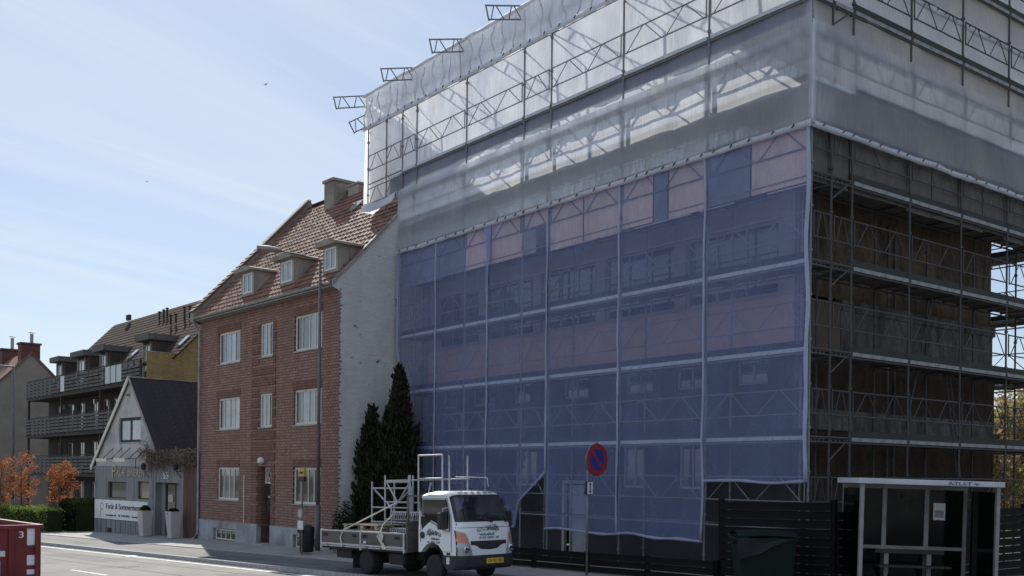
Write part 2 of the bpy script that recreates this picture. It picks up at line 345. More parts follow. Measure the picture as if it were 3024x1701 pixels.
M['tile_under'] = mat('roof_underlay', (0.09,0.055,0.045), 0.9, 0, 0.2, 3)
M['chim'] = mat('rendered_chimney', (0.30,0.26,0.22), 0.85, 0, 0.22, 2.2, 0.2, 30, dirt=(0.19,0.165,0.145))
M['dormer_side'] = mat('dormer_cladding', (0.34,0.29,0.25), 0.7, 0, 0.2, 2.5, dirt=(0.18,0.15,0.125), stretch=(1,1,0.4))
H = thing('brick_house', 'three-storey red brick house with tiled roof and three dormers beside the scaffold', 'house', (-29.49,-2.93,0), R(3))
W, DEP, EZ = 11.65, 10.4, 9.05
GB = -0.6
holes = []
rows = [(7.0,8.31),(4.26,5.57),(1.34,2.69)]
for z0,z1 in rows: holes += [(1.86,3.9,z0,z1),(8.4,10.42,z0,z1)]
holes += [(5.66,6.70,7.0,8.31),(5.66,6.68,4.26,5.57),(5.55,6.66,-0.32,2.72),(1.58,3.68,-0.36,0.14),(8.5,10.4,-0.3,0.2)]
wf = MB(); wall_holes(wf, 0, W, 0.44, EZ, [h for h in holes if h[3] > 0.5 and h[2] > 0.5]+[(5.55,6.66,0.44,2.72)], 0.0, 0.16)
wf.build('front_wall', M['brick_r'], H)
pl = MB(); wall_holes(pl, -0.03, 5.55, GB, 0.44, [(1.58,3.68,-0.36,0.14)], -0.04, 0.2); wall_holes(pl, 6.66, W, GB, 0.44, [(8.5,10.4,-0.3,0.2)], -0.04, 0.2)
pl.quad((-0.03,-.04,.44),(5.55,-.04,.44),(5.55,0.1,.44),(-.03,.1,.44)).quad((6.66,-.04,.44),(W,-.04,.44),(W,.1,.44),(6.66,.1,.44))
pl.quad((5.55,-.04,GB),(5.55,.5,GB),(5.55,.5,.44),(5.55,-.04,.44)).quad((6.66,-.04,GB),(6.66,.5,GB),(6.66,.5,.44),(6.66,-.04,.44))
pl.build('plinth', M['plinth'], H)
gab = MB(); RY, RZ, EY = 5.1, 14.8, -0.35; m_ = (RZ-9.1)/(RY-EY)
prof = [(0,GB),(DEP,GB),(DEP,EZ),(RY*2,9.40),(RY,RZ-0.02),(0,9.43),(-0.37,9.06),(-0.30,8.97),(0,8.85)]
gab.poly([(W+0.002,y,z) for y,z in prof]); gab.build('gable_wall', M['brick_w'], H)
gl = MB(); gl.poly([(0,y,z) for y,z in prof[::-1]]); gl.quad((0,DEP,GB),(W,DEP,GB),(W,DEP,EZ),(0,DEP,EZ)); gl.build('rear_wall', M['brick_rp'], H)
tooth = MB()                                   # toothed brick ends where the front wall meets the painted gable
for i in range(60):
    z = 0.62+i*0.14+random.uniform(-.012,.012)
    if random.random() < .8: tooth.box(W-0.02, W+0.010, -0.010, random.uniform(.02,.10), z, z+0.055)
tooth.build('corner_bricks', M['brick_rp'], H)
for i in range(13):                            # raised brick bands up the stair bay
    z = 2.95+i*0.42
    if any(abs(z+.16-(a+b)/2) < (b-a)/2+.13 for a,b in rows[:2]):
        MB().box(5.02,5.60,-0.03,0.01,z,z+0.31).build('brick_band', M['brick_rp'], H); MB().box(6.76,6.98,-0.03,0.01,z,z+0.31).build('brick_band', M['brick_rp'], H)
    else: MB().box(5.02,6.98,-0.03,0.01,z,z+0.31).build('brick_band', M['brick_rp'], H)
for i in range(6):
    z = 0.5+i*0.4; MB().box(5.02,5.53,-0.03,0.01,z,z+0.3).build('brick_band', M['brick_rp'], H)
    MB().box(6.68,6.98,-0.03,0.01,z,z+0.3).build('brick_band', M['brick_rp'], H)
for z0,z1 in rows:
    wr = random.Random(int(z0*10)); M.setdefault('pane_w', glass_mat('pale_blind_glass',(0.45,0.5,0.5)))
    M.setdefault('pane_b', glass_mat('curtained_glass', (0.30,0.25,0.19))); M.setdefault('pane_g', glass_mat('dim_curtained_glass', (0.17,0.17,0.17)))
    for a,b in ((1.86,3.9),(8.4,10.42)):
        window(H, a, b, z0, z1, 0.07, (0.22,0.5,0.73), 0.085, 'cream', panes=['pane_d']+[wr.choice(['pane','pane','pane_w','pane_g','pane_d'] if z0 > 3 else ['pane_b','pane_d','pane_g','pane']) for _ in range(3)])
        MB().box(a-.06,b+.06,-0.025,0.005,z1+0.01,z1+0.30).build('lintel', M['brick_rp'], H)
    if z0 > 3: window(H, 5.66, 6.69, z0, z1, 0.05, (0.38,0.72), 0.075, 'cream', panes=('pane','pane','pane_d'))
for a,b,c,d in ((1.58,3.68,-0.36,0.14),(8.5,10.4,-0.3,0.2)):
    window(H, a+.1, b-.1, c+.03, d-.03, 0.05, (0.25,0.5,0.75), 0.05, 'cream', 'pane_d', sill=False)
# doorway
dr = MB().box(5.55,6.66,0.36,0.42,-0.32,2.02).build('door', M['darkwood'], H)
MB().box(5.75,6.1,0.345,0.36,0.2,0.8).box(6.2,6.5,0.345,0.36,0.2,0.8).box(5.75,6.5,0.345,0.36,1.7,1.76).build('door_panel', M['black'], dr)
MB().box(5.8,5.98,0.33,0.36,1.5,1.56).build('letter_slot', M['alu'], dr)
tr = MB(); tr.box(5.60,6.62,0.30,0.36,2.05,2.12).box(5.60,6.62,0.30,0.36,2.63,2.70).box(5.60,5.67,0.30,0.36,2.12,2.63).box(6.55,6.62,0.30,0.36,2.12,2.63)
for i in range(4):
    a = 5.67+i*0.22; tr.bar((a,0.33,2.12),(a+.22,0.33,2.63),0.03).bar((a+.22,0.335,2.12),(a,0.335,2.63),0.03)
t_ = tr.build('transom_window', M['cream'], H); MB().box(5.67,6.55,0.345,0.352,2.12,2.63).build('pane', M['pane_d'], t_)
dw = MB(); wall_holes(dw, 5.55,6.66,-.32,2.72,[(5.56,6.65,-.31,2.71)],0.16,0.26); dw.build('door_reveal', M['brick_rp'], H)
MB().box(5.5,6.7,-0.35,0.35,-0.6,-0.28).build('doorstep', M['plinth'], H)
lampd = MB().lathe([(0.02,0.0),(0.13,0.02),(0.15,0.1),(0.12,0.2),(0.05,0.25)], (6.05,-0.12,2.83), 14); lampd.box(6.0,6.1,-0.1,0.0,2.9,2.98)
lampd.build('porch_lamp', M['white'], H, True)
MB().path([(4.45,-.04,0.45),(4.45,-.04,2.38)],0.022,6).build('conduit', M['cream'], H)
# gutter and downpipe
gt = MB(); n_ = 7
for i in range(n_):
    a0, a1 = math.pi+math.pi*i/n_, math.pi+math.pi*(i+1)/n_
    gt.quad(*[(x, EY-0.02+0.085*math.cos(a), 9.12+0.085*math.sin(a)) for x,a in ((-0.15,a0),(W+.06,a0),(W+.06,a1),(-0.15,a1))])
gt.box(-0.1,W,EY-0.0,0.0,8.98,9.02); gut = gt.build('gutter', M['zinc'], H)
for i in range(14): MB().box(0.3+i*.86,0.34+i*.86,EY-.11,EY+.09,9.02,9.045).build('gutter_bracket', M['zinc'], gut)
MB().path([(0.12,EY,9.05),(0.12,-0.3,8.85),(0.12,-0.09,8.6),(0.12,-0.08,0.3),(0.12,-0.1,-.2),(0.06,-0.3,-.42)],0.05,8).build('downpipe', M['zinc'], H)
# roof: underlay, individual pantiles, ridge tiles
rf = MB(); rf.quad((0,EY,9.08),(W+.05,EY,9.08),(W+.05,RY,RZ),(0,RY,RZ)); rf.quad((W+.05,RY*2-EY,9.08),(0,RY*2-EY,9.08),(0,RY,RZ),(W+.05,RY,RZ))
roof = rf.build('roof', M['tile_under'], H)
sl = math.hypot(RY-EY, RZ-9.1); ang = math.atan2(RZ-9.1, RY-EY)
TW, TL = 0.262, 0.335
tb = MB(); prof_t = [(0,0.002),(0.025,0.017),(0.055,0.024),(0.085,0.016),(0.12,0.004),(0.19,0.0),(0.262,0.003)]
def tile_pts(z_off=0.0):
    vs = []
    for (v, lift) in ((-0.03,0.052),(TL+0.02,0.006)): vs += [(x*1.0, v, h+lift) for x,h in prof_t]
    return vs
nt = len(prof_t)
tb.add(tile_pts(), [(i,i+1,nt+i+1,nt+i) for i in range(nt-1)])
tb.add([(x,-0.03,h+0.052) for x,h in prof_t]+[(x,-0.03,h+0.018) for x,h in prof_t], [(i,nt+i,nt+i+1,i+1) for i in range(nt-1)])
tmesh = tb.mesh('roof_tile', M['tile'], False)
M['tile2'] = mat('dark_clay_pantile', (0.19,0.10,0.075), 0.72, 0, 0.35, 1.7, spec=0.2)
tmesh2 = tb.mesh('roof_tile', M['tile2'], False)
cols = int((W-0.3)/TW)+1; rowsn = int(sl/TL)
rest = MB(); cnt = 0; rnd = random.Random(3)
DORM = [(3.75,4.85),(7.02,8.14),(10.26,11.3)]
def roof_pt(x, s, h): return (x, EY+s*math.cos(ang)-h*math.sin(ang), 9.08+s*math.sin(ang)+h*math.cos(ang))
for c in range(cols-1, -1, -1):
    for r_ in range(rowsn):
        x, s_ = 0.32+c*TW, r_*TL
        if x+TW > W+.08: continue
        zz = 9.08+s_*math.sin(ang); yy = EY+s_*math.cos(ang)
        if 0.32 < yy < 1.05 and any(a-.05 < x+.1 < b-0.0 for a,b in DORM): continue
        jit = rnd.uniform(-0.006,0.008)
        if cnt < 300 and x > 6.2:
            o = put('roof_tile', tmesh if rnd.random() < .72 else tmesh2, roof, roof_pt(x, s_, jit), (ang,0,rnd.uniform(-.012,.012))); cnt += 1
        else:
            b0 = len(rest.v); rest.add([roof_pt(x+p[0], s_+p[1], p[2]+jit) for p in tb.v], tb.f)
tag(rest.build('roof_tiles', M['tile'], roof), kind='stuff')
rt = MB()
for i in range(7):
    a = math.pi*i/6; rt.v += [(0,0.12*math.cos(a),0.10*math.sin(a)),(0.36,0.11*math.cos(a),0.09*math.sin(a))]
rt.f = [(2*i,2*i+1,2*i+3,2*i+2) for i in range(6)]; rtm = rt.mesh('ridge_tile', M['tile2'], True)
for i in range(34): put('ridge_tile', rtm, roof, (0.35+i*0.335, RY, RZ+0.02), (0,-0.02,0))
# stepped parapet on the far gable with its tile capping
pp = MB(); pth = 0.34
pp.prism([(-0.08,y,z) for y,z in ((-0.42,8.95),(-0.42,9.35),(RY,RZ+0.42),(RY*2+.42,9.35),(RY*2+.42,8.95),(RY,RZ-0.25))], (pth,0,0)); pp.build('gable_parapet', M['chim'], H)
for i in range(26):
    s0 = i*(sl+.25)/26; y0 = -0.45+s0*math.cos(ang)*1.0; z0 = 9.36+s0*math.sin(ang)*.985
    put('capping_tile', None if False else MB().box(-0.13,pth-0.02,0,0.33,0,0.06).mesh('capping_tile', M['tile2']), roof, (0,y0,z0), (ang-0.10,0,0))
vg = MB(); vg.prism([(W+.02,EY,9.05),(W+.02,EY,9.17),(W+.02,RY,RZ+.05),(W+.02,RY,RZ-.08)], (0.05,0,0)); vg.build('verge_board', M['zinc'], H)
# dormers
for k,(a,b) in enumerate(DORM):
    dm = thing("dormer", None, None); dm.parent = H
    yf, z0, z1 = 0.12, 9.68, 10.56
    yb = EY+(10.62-9.08)/math.tan(ang)+0.1
    body = MB()
    for x in (a, b): MB().poly([(x,yf,z0-.12),(x,yf,z1+.05),(x,yb+.15,z1+.05)]).build('cheek', M['dormer_side'], dm)
    fr_ = MB(); wall_holes(fr_, a, b, z0-.12, z1+.06, [(a+.14,b-.14,z0+.04,z1-.05)], yf-.01, 0.1); fr_.build('front_panel', M['dormer_side'], dm)
    window(dm, a+.14, b-.14, z0+.04, z1-.05, yf-.03, (0.5,), 0.06, 'white', 'pane', sill=False, flat=True)
    rfm = MB(); nn = 8; pts = []
    for i in range(nn+1):
        t = i/nn; x = a-0.28+(b-a+.4)*t; z = z1+0.10+0.14*math.sin(math.pi*t)**0.8; pts.append((x,z))
    for (x0_,za),(x1_,zb) in zip(pts[:-1],pts[1:]):
        rfm.quad((x0_,yf-.22,za),(x1_,yf-.22,zb),(x1_,yb+.25,zb+.02),(x0_,yb+.25,za+.02)); rfm.quad((x0_,yf-.22,z1+.02),(x1_,yf-.22,z1+.02),(x1_,yf-.22,zb),(x0_,yf-.22,za))
        rfm.quad((x0_,yf-.22,z1+.02),(x1_,yf-.22,z1+.02),(x1_,yb+.2,z1+.02),(x0_,yb+.2,z1+.02))
    rfm.quad((pts[-1][0],yf-.22,z1+.02),(pts[-1][0],yb+.2,z1+.02),(pts[-1][0],yb+.25,pts[-1][1]+.02),(pts[-1][0],yf-.22,pts[-1][1]))
    rfm.build('dormer_roof', M['chim'], dm)
# chimneys and roof light
ch = MB().box(2.95,3.75,4.35,5.55,13.6,15.22).box(2.88,3.82,4.28,5.62,15.22,15.34).build('chimney', M['chim'], H)
MB().box(4.35,5.2,4.7,5.5,13.8,14.86).box(4.3,5.25,4.65,5.55,14.86,14.93).build('chimney', M['dormer_side'], H)
rl = MB(); q = [roof_pt(x,s_,.09) for x,s_ in ((6.45,5.6),(6.95,5.6),(6.95,6.25),(6.45,6.25))]; rl.prism(q, (0,-.03,.03)); rl.build('roof_light', M['pane'], H)
# ------------------------------------------------------------------ the building under renovation
def stained(name, base, stain, scale=1.2, bands=None):
    m, n, l, p = newmat(name); v = coords(n, l, (1,1,0.3)); v2 = coords(n, l)
    f = noise_node(n, l, v, scale*2.5, 8, 0.7, 0.6); c = ramp(n, l, f, [(0.35,stain),(0.62,base)])
    f2 = noise_node(n, l, v2, scale*7, 6, 0.7); c = mixc(n, l, 0.6, c, ramp(n,l,f2,[(0.3,(0.25,0.25,0.25)),(0.7,(1,1,1))]), 'MULTIPLY')
    l.new(c, p.inputs["Base Color"]); p.inputs["Roughness"].default_value = 0.9; p.inputs["Specular IOR Level"].default_value = 0.2
    bump(n, l, p, noise_node(n, l, v2, 14, 6), 0.5, 0.02); return m
M['wall_y'] = stained('stripped_yellow_brick', (0.165,0.12,0.08), (0.055,0.044,0.035))
M['wall_b'] = stained('stripped_brown_brick', (0.085,0.055,0.04), (0.04,0.03,0.024))
M['wall_c'] = stained('stained_concrete', (0.18,0.17,0.16), (0.065,0.06,0.057), 0.9)
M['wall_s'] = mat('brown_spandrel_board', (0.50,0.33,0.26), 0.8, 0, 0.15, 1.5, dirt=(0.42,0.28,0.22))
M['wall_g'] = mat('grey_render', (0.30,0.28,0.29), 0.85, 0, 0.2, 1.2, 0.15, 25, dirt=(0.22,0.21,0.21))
M['render_w2'] = mat('greyed_white_paint', (0.40,0.40,0.41), 0.7, 0, 0.12, 3)  # white paint toned down to mid grey
M['wall_d'] = mat('shaded_render', (0.05,0.048,0.05), 0.85, 0, 0.2, 1.2, 0.15, 25, dirt=(0.034,0.033,0.034))  # render darkened, the shadow behind the lower nets is put into the colour
M['wall_sd'] = mat('dark_spandrel_board', (0.13,0.085,0.065), 0.8, 0, 0.2, 1.5, dirt=(0.09,0.06,0.05))  # darker tone of the spandrel board, for the gable side
BX0, BX1, BY0, BY1, BTOP = -17.7, -1.3, 1.3, 10.45, 10.7
Bd = thing('renovation_building', 'flat-topped apartment block stripped for renovation, wrapped in scaffold and netting', 'building')
fw = MB(); BH = []
for x0,x1 in ((-16.6,-15.4),(-12.5,-11.35),(-7.4,-6.5),(-5.2,-4.25)): BH.append((x0,x1,2.16,3.5))
BH.append((-10.05,-8.9,0.1,2.35))
for x0,x1 in ((-16.8,-15.9),(-14.95,-13.6),(-12.6,-11.7),(-10.08,-8.9),(-7.3,-6.2),(-5.3,-4.25),(-3.2,-2.2)): BH.append((x0,x1,4.85,5.7))
for x0,x1 in ((-17.2,-14.6),(-14.2,-11.6),(-11.2,-8.6),(-8.2,-5.4),(-5.0,-1.9)): BH.append((x0,x1,7.05,8.9))
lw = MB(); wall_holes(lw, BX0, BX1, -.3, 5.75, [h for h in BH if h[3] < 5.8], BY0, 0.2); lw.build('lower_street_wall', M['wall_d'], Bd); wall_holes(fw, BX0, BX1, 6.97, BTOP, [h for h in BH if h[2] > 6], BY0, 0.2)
fw.build('street_wall', M['wall_g'], Bd)
MB().box(BX0,BX1-.004,BY0-.05,BY0+.2,5.75,6.97).build('spandrel', M['wall_s'], Bd)
for a,b,c,d in BH:
    if c < 1: continue
    window(Bd, a, b, c, d, BY0+.08, (0.5,) if b-a < 1.6 else (0.33,0.66), 0.07, 'render_w2' if c < 3 else 'wall_g', 'pane_d', sill=False)
dd = MB().box(-10.05,-9.95,BY0-.02,BY0+.1,.1,2.35).box(-9.0,-8.9,BY0-.02,BY0+.1,.1,2.35).box(-9.95,-9.0,BY0-.02,BY0+.1,2.25,2.35).build('door_frame', M['render_w2'], Bd)
MB().box(-9.75,-9.02,BY0+.03,BY0+.08,.1,2.2).build('door', M['render_w2'], Bd)
rw = MB(); rw.quad((BX1,BY0,7.0),(BX1,BY1,7.0),(BX1,BY1,BTOP),(BX1,BY0,BTOP)); rw.build('gable_upper_wall', M['wall_y'], Bd)
rw = MB(); rw.quad((BX1,BY0,4.2),(BX1,BY1+.25,4.2),(BX1,BY1+.25,5.72),(BX1,BY0,5.72)).quad((BX1,BY0,-.3),(BX1,BY1+.25,-.3),(BX1,BY1+.25,3.7),(BX1,BY0,3.7)); rw.build('gable_lower_wall', M['wall_b'], Bd)
MB().box(BX1-.3,BX1+.06,2.95,BY1,5.72,6.72).build('concrete_band', M['wall_c'], Bd)
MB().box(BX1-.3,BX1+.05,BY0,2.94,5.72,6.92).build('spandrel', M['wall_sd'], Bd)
MB().box(BX1-.3,BX1+.10,2.95,BY1+.1,6.72,7.0).build('ledge', M['wall_c'], Bd)
MB().box(BX1-.3,BX1+.06,BY0+.02,BY1+.12,3.7,4.08).box(BX1-.3,BX1+.09,BY0+.02,BY1+.15,4.08,4.2).build('concrete_band', M['wall_c'], Bd)
for y in (5.05,5.35): MB().box(BX1,BX1+.05,y,y+.07,2.5,9.2).build('batten', M['wall_c'], Bd)
bk = MB(); bk.quad((BX0,BY1,-.3),(BX1,BY1,-.3),(BX1,BY1,BTOP),(BX0,BY1,BTOP)).quad((BX0,BY0,-.3),(BX0,BY1,-.3),(BX0,BY1,BTOP),(BX0,BY0,BTOP)); bk.build('rear_wall', M['wall_b'], Bd)
MB().box(BX0,BX1-.003,BY0+.003,BY1,BTOP-.25,BTOP+.02).build('roof_slab', M['wall_c'], Bd)
# floors inside so that the windows do not look through to daylight
for z in (1.9,4.4,6.9): MB().box(BX0+.05,BX1-.35,BY0+.4,BY1-.1,z-.2,z).build('floor_slab', M['wall_c'], Bd)

# ------------------------------------------------------------------ scaffold
SC = thing('scaffold', 'tall steel tube scaffold with lattice rails around the block being renovated', 'scaffold')
pole_cache = {}; GM = 'galv'
def pole(x, y, z0, z1, parent=SC, r=0.028):
    L = round(z1-z0, 2); r = r if GM == 'galv' else r+.00001
    if (L,r) not in pole_cache:
        mb = MB().tube((0,0,0),(0,0,L),r,8); z = 0.5
        while z < L: mb.tube((0,0,z-.03),(0,0,z+.03),r*1.75,8); z += 1.0
        pole_cache[(L,r)] = mb.mesh('standard', M[GM], False)
    return put('standard', pole_cache[(L,r)], parent, (x,y,z0))
lat_cache = {}
def lattice(L, h, r=0.019, nv=2, closed=True):
    """lattice frame along +x: two chords, end posts, zigzag"""
    k = (round(L,2), h, nv, r, closed, GM)
    if k not in lat_cache:
        e = 0.07 if closed else 0.0; mb = MB()
        mb.tube((e,0,h),(L-e,0,h),r,6); mb.tube((e,0,0),(L-e,0,0),r,6)
        if closed:
            for x in (e, L-e): mb.tube((x,0,-.04),(x,0,h+.03),r,6)
        w = (L-2*e)/(nv*2)
        for i in range(nv):
            x = e+2*w*i; mb.tube((x+.1,0,0.01),(x+w-.05,0,h-.01),r*.75,6); mb.tube((x+w+.05,0,h-.01),(x+2*w-.1,0,0.01),r*.75,6)
        lat_cache[k] = mb.mesh('guard_rail', M[GM])
    return lat_cache[k]
def along(o, p0, p1):
    d = Vector(p1)-Vector(p0); o.location = p0; o.rotation_euler = (0, -math.atan2(d.z, math.hypot(d.x,d.y)), math.atan2(d.y, d.x)); return o
bar_cache = {}
def rod(name, p0, p1, r=0.024, m=None, parent=SC):
    m = m or GM
    L = round((Vector(p1)-Vector(p0)).length, 2); k = (name, L, r, m)
    if k not in bar_cache: bar_cache[k] = MB().tube((0,0,0),(L,0,0),r,6).mesh(name, M[m])
    return along(put(name, bar_cache[k], parent), p0, p1)
deck_cache = {}
def deck(p0, p1, inward, width=0.93, edge=True, toe=True):
    """one bay of deck between two standards; inward = unit vector from the outer to the inner row"""
    p0, p1 = Vector(p0), Vector(p1); L = (p1-p0).length
    flip = (p1-p0).cross(Vector(inward)).z < 0
    if flip: p0, p1 = p1, p0
    k = (round(L,2), round(width,2), GM)
    if k not in deck_cache:
        n = max(1, round(width/0.31)); w = width/n; mb = MB()
        for i in range(n): mb.box(0.001,L-.001,0.03+i*w+.006,0.03+(i+1)*w-.006,-.06,-.005)
        for i in range(4): mb.box(0.1+(L-.3)*i/3,0.16+(L-.3)*i/3,0.03,0.03+width,-.10,-.061)
        e = MB().box(0.06,L-.06,-.03,0.024,-.088,0.004); t = MB().box(0.04,L-.04,-.014,0.014,0.012,0.165)
        deck_cache[k] = (mb.mesh('deck', M['deckm']), e.mesh('deck_edge', M['alu' if GM == 'galv' else 'alu_d']), t.mesh('toe_board', M['toe']))
    a, b, c = deck_cache[k]
    along(put('deck', a, SC), p0, p1)
    if edge:
        eo = along(put('deck_edge', b, SC), p0, p1)
    if toe: along(put('toe_board', c, SC), p0, p1)
XL = [0,-3.07,-6.14,-9.21,-10.51,-13.58,-16.65,-17.62]
YR = [0,0.75,1.55,3.97,6.39,8.81,11.23,13.65]
LV = [1.45,3.45,5.45,7.45,9.45,11.45,13.45]
LVR = LV+[15.45,17.45,19.45]
IN = 0.95
for x in XL:
    z0 = gz(x)+.02
    pole(x, 0.0, z0, 16.6); pole(x+(-IN if x == 0 else 0), IN, z0, 14.6 if x < -1 else 11.0)
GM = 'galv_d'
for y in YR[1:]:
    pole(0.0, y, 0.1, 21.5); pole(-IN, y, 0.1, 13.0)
GM = 'galv'
pole(-20.1, 0, 12.55, 16.8); pole(-18.75, 0.0, 12.0, 16.2); pole(-20.1, IN, 12.55, 16.8)
for z in LV:
    for i in range(len(XL)-1):
        a, b = XL[i+1], XL[i]
        if z > 1.6:
            if z < 13 : deck((a,0,z),(b,0,z),(0,1,0), .93, abs(z-9.45) > .1, abs(z-9.45) > .1)
            else: deck((a,0,z),(b,0,z),(0,1,0), 0.21, True, False)
        for (dz, ya) in ((0.5,-0.035),):
            put('guard_rail', lattice(b-a, 0.56, nv=2 if b-a > 2 else 1), SC, (a,ya,z+dz))
        rod('ledger', (a,0,z-.13),(b,0,z-.13),0.024); rod('ledger', (a,IN,z-.13),(b,IN,z-.13),0.024)
    for x in XL[1:]: rod('transom', (x,0,z-.1),(x,IN,z-.1),0.024)
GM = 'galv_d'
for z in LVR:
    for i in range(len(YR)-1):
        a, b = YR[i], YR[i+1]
        if z > 1.6 and i >= 2: deck((0,a,z),(0,b,z),(-1,0,0), .93 if z < 11 else 2.8)  # upper decks made extra wide inward, added to keep sun off the sheeting
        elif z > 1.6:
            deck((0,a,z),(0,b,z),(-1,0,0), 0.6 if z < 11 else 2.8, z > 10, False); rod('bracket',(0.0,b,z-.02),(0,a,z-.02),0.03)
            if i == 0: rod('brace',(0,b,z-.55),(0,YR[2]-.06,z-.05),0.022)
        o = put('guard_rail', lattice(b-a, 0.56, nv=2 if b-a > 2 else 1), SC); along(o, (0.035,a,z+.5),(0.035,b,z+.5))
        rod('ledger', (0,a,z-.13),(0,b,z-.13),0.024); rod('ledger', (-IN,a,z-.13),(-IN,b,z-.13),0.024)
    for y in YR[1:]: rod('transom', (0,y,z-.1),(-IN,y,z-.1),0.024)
# scaffold round the back, seen through past the far corner
for x in (-3.0,-6.0,-9.0): pole(x, 13.2, 0, 13.0); pole(x, 12.2, 0, 13.0)
for z in LV[1:]:
    for a,b in ((-3,0),(-6,-3),(-9,-6)):
        deck((a,12.2,z),(b,12.2,z),(0,1,0)); put('guard_rail', lattice(3.0,.56), SC, (a,13.2,z+.5))
        rod('ledger',(a,12.2,z-.13),(b,12.2,z-.13)); rod('ledger',(a,13.2,z-.13),(b,13.2,z-.13))
rod('ladder_rail',(-.6,11.4,5.5),(-.5,12.1,7.5),0.03); rod('ladder_rail',(-.2,11.4,5.5),(-.1,12.1,7.5),0.03)
rod('brace',(-.05,13.6,1.5),(-.05,11.2,3.4)); rod('brace',(-.05,13.6,3.5),(-.05,11.2,5.4)); rod('brace',(-.3,10.9,5.6),(-.3,11.2,7.4))
rod('brace',(-.5,4.6,3.5),(-.5,5.9,7.3)); rod('brace',(-.5,7.4,1.6),(-.5,6.6,5.3)); rod('brace',(-.5,7.6,1.6),(-.5,6.8,5.3))
GM = 'galv'
# upper ledges on the end bay over the neighbour's roof
for z in (12.6,13.45): rod('ledger',(-20.1,0,z),(-17.62,0,z))
put('guard_rail', lattice(2.48,.56), SC, (-20.1,-.03,13.95)); put('guard_rail', lattice(2.48,.56), SC, (-20.1,-.03,12.7))
# console brackets under the temporary roof and the roof lattice beams with their overhang
for x in [-20.1]+XL[1:]:
    rod('bracket',(x,0,15.45),(x,0.55,15.25),0.02); rod('bracket',(x,0.55,15.25),(x,0.6,13.6),0.02)
top_l = [-20.1,-16.65,-13.58,-10.51,-7.4,-4.4,-1.4]
for k,x in enumerate(top_l):
    L = 3.6; o = put('roof_beam', lattice(L,0.40,0.024,5), SC); along(o, (x,-1.45,16.03),(x,-1.45+L*math.cos(R(15.5)),16.03+L*math.sin(R(15.5))))
    rod('beam_clamp',(x-.12,-.1,16.78),(x+.12,-.1,16.78),0.03)
o = put('roof_beam', lattice(2.2,0.40,0.024,3), SC); along(o, (-20.1,-.68,15.27),(-20.1,1.1,16.4))
for i in range(len(XL)-1):
    put('guard_rail', lattice(XL[i]-XL[i+1],0.5,nv=2 if XL[i]-XL[i+1] > 2 else 1), SC, (XL[i+1],-.02,15.55))
put('guard_rail', lattice(2.48,0.5), SC, (-20.1,-.02,15.55))
# plywood boards tied behind the rails under the white sheeting
def board(p0, p1, z0, z1, m, inset=0.07):
    p0, p1 = Vector((*p0,0)), Vector((*p1,0)); L = (p1-p0).length; r_ = random.uniform(-.012,.012)
    o = MB().box(-.035,L+.035,-.009,.009,z0,z1+.09+r_).build('plywood_board', M[m], SC); along(o, p0, p1); return o
for a,b,m in ((-3.02,-1.72,'ply_g'),(-1.70,-0.06,'ply'),(-6.1,-4.95,'ply'),(-4.93,-4.42,'ply_g'),(-4.4,-3.12,'ply'),(-9.16,-7.72,'ply'),(-7.70,-6.18,'ply'),
              (-13.5,-12.15,'ply'),(-12.13,-10.56,'ply'),(-15.1,-13.64,'ply_g'),(-16.6,-15.12,'ply_g'),(-17.58,-16.7,'ply_g')):
    board((a,.0),(b,.0), 9.17+random.uniform(-.03,.03), 10.52, m)
board((-10.46,.0),(-9.26,.0),10.0,10.52,'ply'); board((-10.46,.004),(-9.9,.004),9.2,9.98,'wall_g')
for i in range(len(YR)-1):
    a, b = YR[i]+.005, YR[i+1]-.005
    if b-a < 1: bits = [(a,b)]
    else: c = a+(b-a)*random.uniform(.42,.52); bits = [(a,c-.02),(c,b)]
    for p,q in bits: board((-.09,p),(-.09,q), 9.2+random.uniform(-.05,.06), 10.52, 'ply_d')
for a,b in ((-9.2,-7.1),(-7.0,-3.6),(-3.3,-2.2),(-1.2,-.1),(-6.2,-5.6)):
    rod('tube_edge',(a,-.02,9.13),(b,-.02,9.13),0.016,'alu')

